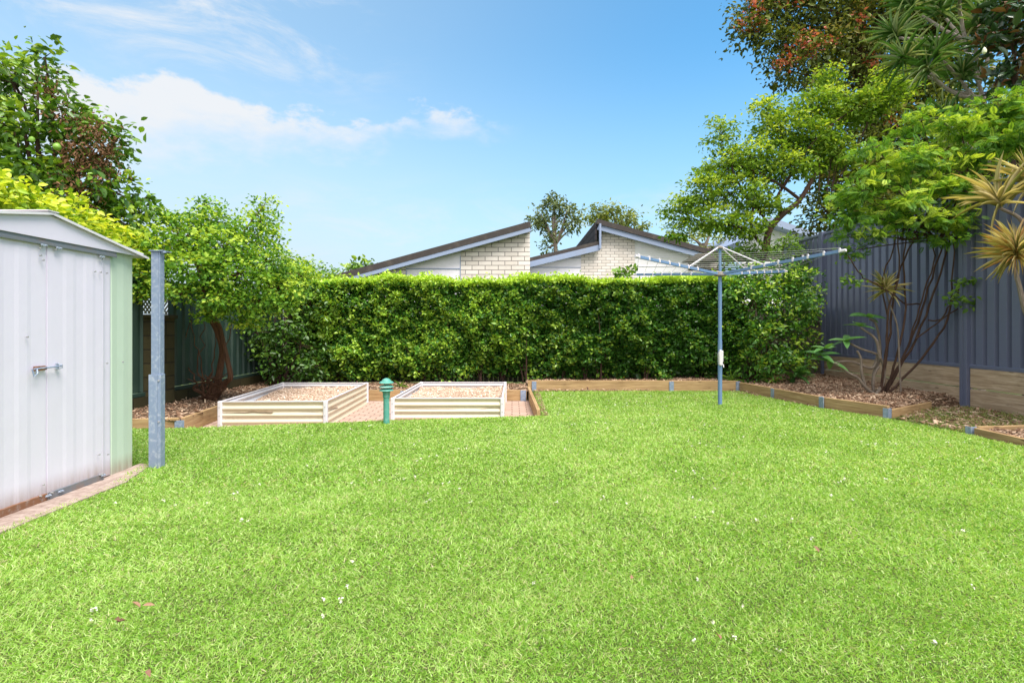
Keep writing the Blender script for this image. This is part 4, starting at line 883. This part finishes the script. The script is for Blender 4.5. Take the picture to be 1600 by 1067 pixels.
paths = [[(1380, 612), (1420, 540), (1450, 450), (1475, 380), (1500, 330)], [(1384, 612), (1430, 530), (1465, 440), (1490, 360), (1530, 290)], [(1378, 612), (1390, 520), (1400, 440), (1420, 390), (1450, 340)],
         [(1386, 610), (1400, 560), (1415, 480), (1412, 400), (1432, 320)], [(1390, 612), (1440, 560), (1480, 500), (1488, 440), (1492, 360)], [(1376, 612), (1385, 540), (1388, 480), (1405, 430), (1400, 350)],
         [(1450, 500), (1470, 498), (1488, 470), (1500, 450)], [(1436, 475), (1415, 475), (1395, 460), (1370, 445), (1345, 430), (1325, 400)], [(1420, 540), (1440, 470), (1460, 400), (1450, 350)], [(1430, 530), (1470, 500), (1515, 470)], [(1388, 500), (1378, 440), (1398, 380), (1395, 330)]]
for i, p in enumerate(paths):
    limb(mb, [at(x, y, 8.6 - .12 * j - .02 * i) for j, (x, y) in enumerate(p)], (.021 if i < 6 else .012), .008, 7, wob=.006)
for b in sb: bezier_to(mb, at(1455 + random.uniform(-50, 50), 375, 8.1), at(*b[:3]), .013, .006, .05, 5)
leaf_mesh('crown', P, M['cassia'], st, .112, .40, 1.2, O, .05, T, (PIN, PIN_F))
sprigs = [(1505, 440, 8.0, 14, .6), (1515, 470, 8.0, 12, .6), (1335, 400, 8.2, 14, .6), (1490, 465, 8.0, 10, .6), (1330, 440, 8.1, 8)]
P, O, T = crown_points(sprigs, .5, .08, .6, .2, la=.0015); leaf_mesh('sprig', P, M['fern'], st, .07, .5, 1, None, .1, T)
mb.build('trunk', M['bark_dark'], st)

# far trees
def far_tree(name, label, cat, blobs, mat, size, trunkx, basey, Y, barkm='bark_grey', per=.6, rc=.5):
    t0 = thing(name, label, cat, tuple(at(trunkx, HZ, Y) * (1, 1, 0))); mb = MB(); P, O, T = crown_points(blobs, per, rc, .6, .5, mb, .02, .3, la=size * size * .28)
    limb(mb, [(at(trunkx, HZ, Y)[0], Y, 0), at(trunkx, basey + 30, Y), at(trunkx, basey, Y)], .24, .14, 8)
    for b in blobs: bezier_to(mb, at(trunkx, basey + 10, Y), at(*b[:3]), .16, .05, .05, 6)
    leaf_mesh('crown', P, mat, t0, size, .45, .6, O, .3, T); mb.build('trunk', M[barkm], t0)
far_tree('gum_tree', 'rounded grey green gum tree rising between the two house roofs', 'tree', [(845, 335, 48, 14), (865, 322, 48, 15), (885, 330, 48, 15), (895, 345, 48, 12), (850, 352, 48, 12), (870, 345, 48, 14), (888, 362, 48, 9), (858, 368, 48, 9), (838, 345, 48, 9), (855, 388, 48, 9), (868, 312, 48, 10)], M['gum'], .30, 868, 372, 48, per=1.3, rc=.42)
far_tree('gum_tree', 'yellowish gum tree peeping over the right hand house roof', 'tree', [(935, 335, 52, 16), (955, 328, 52, 14), (975, 338, 52, 15), (990, 350, 52, 14), (950, 348, 52, 16), (1003, 355, 52, 8), (925, 345, 52, 9), (970, 355, 52, 14)], M['gum2'], .30, 965, 360, 52, per=1.3, rc=.42)
far_tree('small_tree', 'small dark green treetop beside the low end of the left roof', 'tree', [(560, 418, 30, 14), (572, 414, 30, 10), (548, 422, 30, 10)], M['citrus'], .3, 562, 425, 30, per=.7, rc=.25)
far_tree('small_tree', 'green treetop behind the palm and hanging branches right of the white gable', 'tree', [(1085, 375, 34, 20), (1110, 365, 34, 18), (1130, 380, 34, 18), (1065, 385, 34, 14)], M['gum2'], .3, 1100, 380, 34, per=.7, rc=.3)
shrub('climbing_plant', 'small leafy plant poking above the hedge against the pale brick', 'plant', [(978, 424, 11.3, 9), (985, 430, 11.3, 8), (970, 432, 11.3, 7)], M['fern'], .10, .6, (2.45, 11.3, 0), 1.0, .07, .3, r0=.01)

# strap leaves
def strap_tmpl(seg=6, droop=1.0):
    V, Q = [], []
    for i in range(seg + 1):
        u = i / seg; wv_ = .5 * (1 - u ** 3) * (.6 + .4 * math.sin(min(1, u * 3) * math.pi / 2)) + .01; y = u * (1 - .12 * droop * u * u); z = -.38 * droop * u * u
        V += [(-wv_, y, z + .15 * wv_), (0, y, z), (wv_, y, z + .15 * wv_)]
    for i in range(seg):
        a = i * 3; Q += [(a, a + 1, a + 4, a + 3), (a + 1, a + 2, a + 5, a + 4)]
    return np.array(V, float), np.array(Q)
ST, ST_F = strap_tmpl(6, .9); ST2, ST2_F = strap_tmpl(5, .35)
def rosette(c, axis, n, L, wd, tip=.2, tm=(ST, ST_F), wide=1.0):
    axis = np.array(axis, float); axis /= np.linalg.norm(axis)
    D = unit(n); D = D * wide + axis * rng.uniform(.15, 1.15, (n, 1)); D /= np.linalg.norm(D, axis=1, keepdims=True); N = np.tile(axis, (n, 1)) + np.array((0, 0, .5)) + unit(n) * .15
    l = L * rng.uniform(.65, 1.1, n); P = np.array(c) + axis * rng.uniform(-.06, .06, (n, 1)) * L / .5
    # long gravity droop: leaves that point sideways bend down
    V, Q = scatter(tm[0], tm[1], P, frames(D, N), np.stack((np.full(n, wd) * rng.uniform(.8, 1.2, n), l, l), 1)); k = len(tm[1])
    return V, Q, np.repeat(rng.random(n), k), np.repeat((rng.random(n) < tip) * rng.uniform(.3, 1, n), k)
def rosettes(name, lst, mat, parent):
    Vs, Qs, a, b, base = [], [], [], [], 0
    for r_ in lst: V, Q, x, y = r_; Vs.append(V); Qs.append(Q + base); base += len(V); a.append(x); b.append(y)
    return mesh_np(name, np.concatenate(Vs), np.concatenate(Qs), mat, parent, {'rnd': np.concatenate(a), 'tint': np.concatenate(b)})
dr_ = thing('dragon_tree', 'green strap-leaved dragon tree with pale bent stems above the fence', 'tree', (8.3, 9.4, 0)); mb = MB(); RL = []
specs = [((1470, 18), [(1560, 260), (1530, 130), (1500, 60), (1478, 30)]), ((1425, 12), [(1500, 60), (1470, 45), (1440, 25)]), ((1415, 95), [(1545, 150), (1500, 150), (1460, 125), (1425, 105)]), ((1465, 85), [(1520, 150), (1495, 120), (1472, 95)]), ((1450, 110), [(1540, 155), (1480, 140), (1455, 115)]), ((1530, 35), [(1530, 130), (1525, 80), (1530, 45)]), ((1555, 15), [(1530, 130), (1550, 70), (1556, 30)]), ((1480, 190), [(1560, 260), (1520, 235), (1485, 200)]), ((1505, 120), [(1530, 190), (1515, 150), (1507, 130)]), ((1400, 55), [(1470, 60), (1430, 62), (1405, 60)]), ((1500, -15), [(1510, 80), (1500, 20), (1500, -5)])]
for (x, y), p in specs:
    dd = 9.3 + random.uniform(-.3, .3); limb(mb, [at(a, b, 9.4) for a, b in p[:-1]] + [at(p[-1][0], p[-1][1], dd)], .035, .022, 7, wob=.006)
    q0, q1 = at(*p[-2], 9.4), at(x, y, dd); ax = q1 - q0; ax = ax / np.linalg.norm(ax) + np.array((0, -.15, .45)); RL.append(rosette(at(x, y, dd), ax, 56, .60, .021, .22, (ST2, ST2_F)))
limb(mb, [(8.3, 9.4, 0), (8.5, 9.4, 2.2), at(1560, 260, 9.4)], .06, .045, 8)
mb.build('stem', bark('pale ringed bark', (.26, .22, .19), (.55, .49, .43), 20), dr_); rosettes('leaves', RL, M['dracaena'], dr_)
vg = thing('variegated_dracaena', 'orange and cream variegated dracaena with dense spiky heads at the right edge', 'plant', (6.35, 6.4, .05)); mb = MB()
limb(mb, [(6.35, 6.4, 0), at(1612, 520, 6.35), at(1600, 480, 6.35), at(1592, 445, 6.35), at(1581, 405, 6.35)], .035, .020, 8)
limb(mb, [(6.45, 6.5, 0), at(1640, 440, 6.5), at(1600, 350, 6.5), at(1562, 325, 6.5)], .03, .018, 8); limb(mb, [at(1640, 440, 6.5), at(1625, 350, 6.5), at(1612, 300, 6.5)], .03, .018, 8)
mb.build('stem', M['bark_grey'], vg)
rosettes('leaves', [rosette(at(1588, 398, 6.35), (-.2, -.2, .9), 210, .47, .0095, .35, (ST2, ST2_F)), rosette(at(1562, 318, 6.5), (-.4, -.1, .8), 52, .60, .011, .0, (ST2, ST2_F)), rosette(at(1612, 290, 6.5), (-.3, -.1, .8), 60, .58, .011, .0, (ST2, ST2_F))], M['varieg'], vg)
sv = thing('variegated_dracaena', 'small variegated dracaena on one thin bare stem in the mulch', 'plant', (6.12, 8.35, .12)); mb = MB()
limb(mb, [(6.12, 8.35, .05), at(1405, 560, 8.35), at(1402, 510, 8.35), at(1390, 475, 8.35), at(1384, 455, 8.3)], .014, .010, 7); mb.build('stem', M['bark_grey'], sv)
rosettes('leaves', [rosette(at(1384, 453, 8.3), (-.1, -.1, 1), 60, .36, .011, .05, (ST2, ST2_F), 1.1)], M['varieg'], sv)
# magnolia
mg = shrub('magnolia_tree', 'dark glossy magnolia with brown-backed leaves in the top right corner', 'tree', [(1580, 60, 8.6, 44), (1560, 110, 8.7, 34), (1600, 120, 8.5, 44), (1590, 10, 8.6, 44), (1640, 60, 8.5, 70), (1550, 20, 8.8, 26), (1600, 170, 8.6, 34)], M['magnolia'], .19, .42, (8.6, 8.8, 0), .7, .16, 0, up=.6, r0=.05, droop=-.2)
mb = MB(); c = at(1538, 80, 8.2); mb.lathe(c - (0, 0, .05), [(.004, 0), (.028, .02), (.032, .05), (.02, .085), (.003, .11)], 12); mb.build('bud', M['bud'], mg)
# dark backing trees beyond the right fence
shrub('dark_tree', 'dense dark tree filling the gap beyond the right fence', 'tree', [(1480, 260, 12.5, 60), (1560, 250, 12, 60), (1520, 320, 12, 50), (1600, 320, 11.5, 60), (1560, 160, 12.5, 60), (1440, 320, 12.5, 40), (1640, 200, 11.5, 80), (1420, 260, 13, 40)], M['bigtree'], .14, .5, (10.5, 12.3, 0), .9, .2, .1, r0=.08)

# frangipani
fr = thing('frangipani', 'young frangipani with knobbly grey branches and long green leaves in the mulch', 'plant', (5.85, 8.55, .12)); mb = MB(); D0 = 8.5
FB = [[(1368, 617), (1352, 605), (1340, 590), (1326, 583), (1310, 570), (1300, 566)], [(1368, 617), (1380, 598), (1381, 575), (1372, 555), (1345, 545), (1325, 535)], [(1366, 617), (1364, 600), (1366, 580), (1375, 560), (1374, 530), (1368, 505), (1358, 498)],
      [(1352, 605), (1346, 580), (1345, 560), (1339, 548)], [(1372, 555), (1362, 575), (1330, 565), (1298, 566)], [(1375, 560), (1368, 530), (1345, 512)], [(1364, 600), (1366, 585), (1374, 572)]]
for i, p in enumerate(FB): limb(mb, [at(x, y, D0 + .05 * ((i * 7) % 5 - 2)) for x, y in p], .025, .015, 7)
mb.build('stem', M['bark_grey'], fr)
tips = [((1296, 566), 6), ((1283, 555), 6), ((1322, 533), 7), ((1357, 496), 6), ((1290, 545), 4), ((1343, 510), 4)]; Pl, Dl = [], []
for (x, y), k in tips:
    c = at(x, y, D0 - .05)
    for j in range(k): a = 2 * math.pi * j / k + random.random(); Pl.append(c); Dl.append((math.cos(a), .6 * math.sin(a), random.uniform(-.25, .45)))
for (a, b) in (((1298, 566), (1283, 555)), ((1310, 570), (1290, 545))): pass
Pl, Dl = np.array(Pl), np.array(Dl); nn = len(Pl); s = rng.uniform(.22, .32, nn)
LL, LF = strap_tmpl(6, .5); V, Q = scatter(LL, LF, Pl, frames(Dl, np.tile((0, -.35, 1.), (nn, 1)) + unit(nn) * .2), np.stack((s * .38, s, s), 1))
mesh_np('leaves', V, Q, M['frangi'], fr, {'rnd': np.repeat(rng.random(nn), len(LF)), 'tint': np.zeros(nn * len(LF))})
# ferns and low plants near the corner
def fernplant(label, x, y, Y, n, L, wd, mat='fern'):
    c = at(x, y, Y); t0 = thing('fern' if mat == 'fern' else 'low_plant', label, 'fern' if mat == 'fern' else 'plant', tuple(c))
    rosettes('fronds', [rosette(c, (0, 0, 1), n, L, wd, .1, (ST, ST_F), 1.1)], M[mat], t0)
    mb = MB(); mb.tube([c - (0, 0, .06), c + (0, 0, .03)], [.03, .015], 8); mb.build('crown_base', M['bark_dark'], t0)
fernplant('arching green fern spilling over the sleepers beside the clothesline pole', 1143, 598, 10.35, 46, .34, .022)
fernplant('broad-leaved low green plant in the corner mulch below the bushy shrub', 1245, 588, 10.0, 26, .40, .085, 'frangi')
fernplant('small tuft of strappy leaves behind the paving between the beds', 625, 606, 9.9, 20, .24, .014)
fernplant('yellowing strappy plant at the foot of the corner shrub', 1205, 596, 10.2, 26, .30, .02, 'varieg')

# ------------------------------------------------------------------ HOUSES BEHIND
def wall_poly(mb, pts, Y, th=.15):
    """front polygon at depth Y in pixel coordinates, with thickness"""
    P = [at(x, y, Y) for x, y in pts]; mb.prism(P, (0, th, 0))
hA = thing('neighbour_house', 'pale brick neighbour house with single slope roof falling to the left', 'house', (-2, 17, 0)); YA = 17
def A(x, y): return (x, y)
gx = lambda p, Y: p
mb = MB(); wall_poly(mb, [(716, 520), (828, 520), (828, 366), (720, 393), (720, 520)][1:4] + [(720, 520)], YA + .03, .3); 
# use plain wall rectangles with brick coordinates in metres
def bwall(parent, name, pts, Y, mat, th=.3):
    P = [at(x, y, Y) for x, y in pts]; mb = MB(); n = len(P)
    V = P + [p + np.array((0, th, 0)) for p in P]
    mb.add(V, [tuple(range(n)), tuple(range(n, 2 * n))[::-1]] + [(i, n + i, n + (i + 1) % n, (i + 1) % n) for i in range(n)], [(p[0] + 50, p[2], p[1] * .01) for p in V]); return mb.build(name, mat, parent)
bwall(hA, 'brick_wall', [(720, 530), (828, 530), (828, 360), (720, 391)], YA, M['house_brick'])
bwall(hA, 'brick_wall', [(560, 530), (634, 530), (634, 416), (560, 436)], YA, M['house_brick'])
bwall(hA, 'cladding', [(634, 530), (720, 530), (720, 392), (634, 414)], YA + .03, M['cladding'])
mb = MB()
for y in (420,): a, b = at(634, y, YA + .02), at(720, y, YA + .02); mb.beam(a, b, .02, .03)
for x, y in ((634.5, 414), (719.5, 392)): mb.beam(at(x, y + 8, YA + .02), at(x, 530, YA + .02), .03, .03, (0, 1, 0))
mb.build('batten', M['barge'], hA)
a, b = at(500, 446.5, YA - .25), at(829, 356.5, YA - .25)
mb = MB(); mb.beam(a - (0, 0, .04), b - (0, 0, .04), .06, .14); mb.build('barge_board', M['barge'], hA)
mb = MB(); o1 = np.array((0, 4.56, .115)); mb.beam(a + o1, b + o1, 9.2, .19); mb.build('roof', M['roof_dark'], hA)
mb = MB(); c0 = at(828, 500, YA); mb.box((c0[0] - .15, YA + 4.3, 2.2), (.3, 8, 4.5)); mb.build('side_wall', M['cladding'], hA)

YB = 26; hB = thing('neighbour_house', 'pale brick neighbour house with peaked clerestory roof right of centre', 'house', (5, 26, 0))
bwall(hB, 'brick_wall', [(908, 530), (992, 530), (992, 366), (940, 354), (938, 382), (908, 392)], YB, M['house_brick'])
bwall(hB, 'cladding', [(824, 530), (908, 530), (908, 392), (824, 412)], YB + .04, M['cladding'])
bwall(hB, 'cladding', [(992, 530), (1075, 530), (1075, 390), (992, 366)], YB + .04, M['cladding_white'])
bwall(hB, 'brick_wall', [(1075, 530), (1125, 530), (1125, 402), (1075, 388)], YB, M['house_brick'])
for y in (400, 415): mb = MB(); mb.beam(at(826, y + 3, YB + .03), at(908, y + 3, YB + .03), .03, .03); mb.build('batten', M['barge'], hB)
for y in (388, 402, 416): mb = MB(); mb.beam(at(992, y, YB + .03), at(1075, y, YB + .03), .03, .025); mb.build('batten', M['cladding'], hB)
a, b = at(815, 412.5, YB - .3), at(937, 383, YB - .3); mb = MB(); mb.beam(a - (0, 0, .12), b - (0, 0, .12), .08, .26); mb.build('barge_board', M['barge'], hB)
mb = MB(); mb.beam(a + (0, 4.97, .10), b + (0, 4.97, .10), 10, .20); mb.build('roof', M['roof_dark'], hB)
mb = MB(); mb.beam(at(937.5, 389, YB - .32), at(937.5, 350, YB - .32), .09, .22, (0, 1, 0)); mb.build('corner_board', M['barge'], hB)
mb = MB(); p = at(934, 350, YB - .3); mb.prism([p + (-.04, 0, .05), p + (-.04, 11, .05), p + (-.04, 11, -1.15), p + (-.04, 0, -1.15)], (-.09, 0, 0))
for v_ in range(len(mb.loc)): q = mb.v[v_]; mb.loc[v_] = (q[1], q[2], 0)
mb.build('clerestory_wall', M['tiles'], hB)
a, b = at(934, 351, YB - .3), at(1120, 401.5, YB - .3); mb = MB(); mb.beam(a - (0, 0, .13), b - (0, 0, .13), .08, .24); mb.build('barge_board', M['barge'], hB)
mb = MB(); mb.beam(a + (-.05, 5.4, .14), b + (0, 5.4, .14), 11, .24); mb.build('roof', M['roof_dark'], hB)
mb = MB(); c0 = at(1122, 500, YB); mb.box((c0[0], YB + 5.5, 2.0), (.3, 10.8, 5.0)); mb.build('side_wall', M['cladding'], hB)

# shingled lean-to right of the second house
pv = thing('garden_shelter', 'weathered shingle roofed shelter behind the clothesline hub', 'shelter', (5.7, 15, 0)); YS = 15
mb = MB()
for i in range(6): u = i / 5; a, b = at(1068 + 4 * i, 409 - 2.2 * i, YS + .25 * i), at(1260, 409 - 2.2 * i - 3, YS + .25 * i); mb.beam(a, b, .34, .035)
mb.build('roof', M['weather'], pv)
mb = MB()
for i in range(14): z = at(0, 413 + 3.0 * i, YS + .3)[2]; mb.box((at(1165, 0, YS + .3)[0], YS + .3, z), (3.3, .03, .034))
mb.build('louvre_screen', M['paling'], pv)
for x in (1076, 1125, 1180, 1250): mb = MB(); mb.box((at(x, 0, YS + .4)[0], YS + .4, 1.35), (.09, .09, 2.9)); mb.build('post', M['paling'], pv)
# roof seen far right under the branches
hC = thing('neighbour_house', 'small grey roofed house end half hidden under the leaning tree', 'house', tuple(at(1210, HZ, 30) * (1, 1, 0))); YC_ = 30
bwall(hC, 'wall', [(1160, 530), (1280, 530), (1280, 378), (1200, 352), (1160, 380)], YC_, M['cladding_white'])
mb = MB(); mb.beam(at(1196, 350, YC_ - .3) + (0, 4, .1), at(1300, 384, YC_ - .3) + (0, 4, .1), 9, .35); mb.beam(at(1196, 350, YC_ - .3) + (0, 4, .1), at(1150, 386, YC_ - .3) + (0, 4, .1), 9, .3); mb.build('roof', M['barge'], hC)
# palm
pm = thing('palm_tree', 'pale green palm head peeping behind the white gable', 'palm tree', tuple(at(1048, HZ, 32) * (1, 1, 0))); mb = MB(); c = at(1048, 378, 32)
mb.tube([c * (1, 1, 0), c], [.16, .12], 8); mb.build('trunk', M['bark_grey'], pm)
Vs, Qs, a_, b_ = [], [], [], []; base = 0
for k in range(16):
    a = 2 * math.pi * k / 16 + .2; el_ = random.uniform(.1, 1.1); tipd = np.array((math.cos(a) * math.cos(el_), math.sin(a) * math.cos(el_), math.sin(el_))); Lf = 1.5
    ps = np.array([c + tipd * Lf * u - np.array((0, 0, .75 * Lf * u * u)) for u in np.linspace(.1, 1, 26)]); ps = np.repeat(ps, 2, 0); sd2 = np.cross(tipd, (0, 0, 1)); sd2 /= np.linalg.norm(sd2)
    D = np.tile(tipd * .5 - np.array((0, 0, .4)), (len(ps), 1)) + sd2 * np.where(np.arange(len(ps)) % 2, 1, -1)[:, None]
    V, Q = scatter(LEAF, LEAF_F, ps, frames(D, np.tile((0, 0, 1.), (len(ps), 1))), np.tile((.07, .42, .3), (len(ps), 1))); Vs.append(V); Qs.append(Q + base); base += len(V)
V, Q = np.concatenate(Vs), np.concatenate(Qs); mesh_np('fronds', V, Q, M['cassia'], pm, {'rnd': np.repeat(rng.random(len(Q) // 2), 2), 'tint': np.zeros(len(Q))})
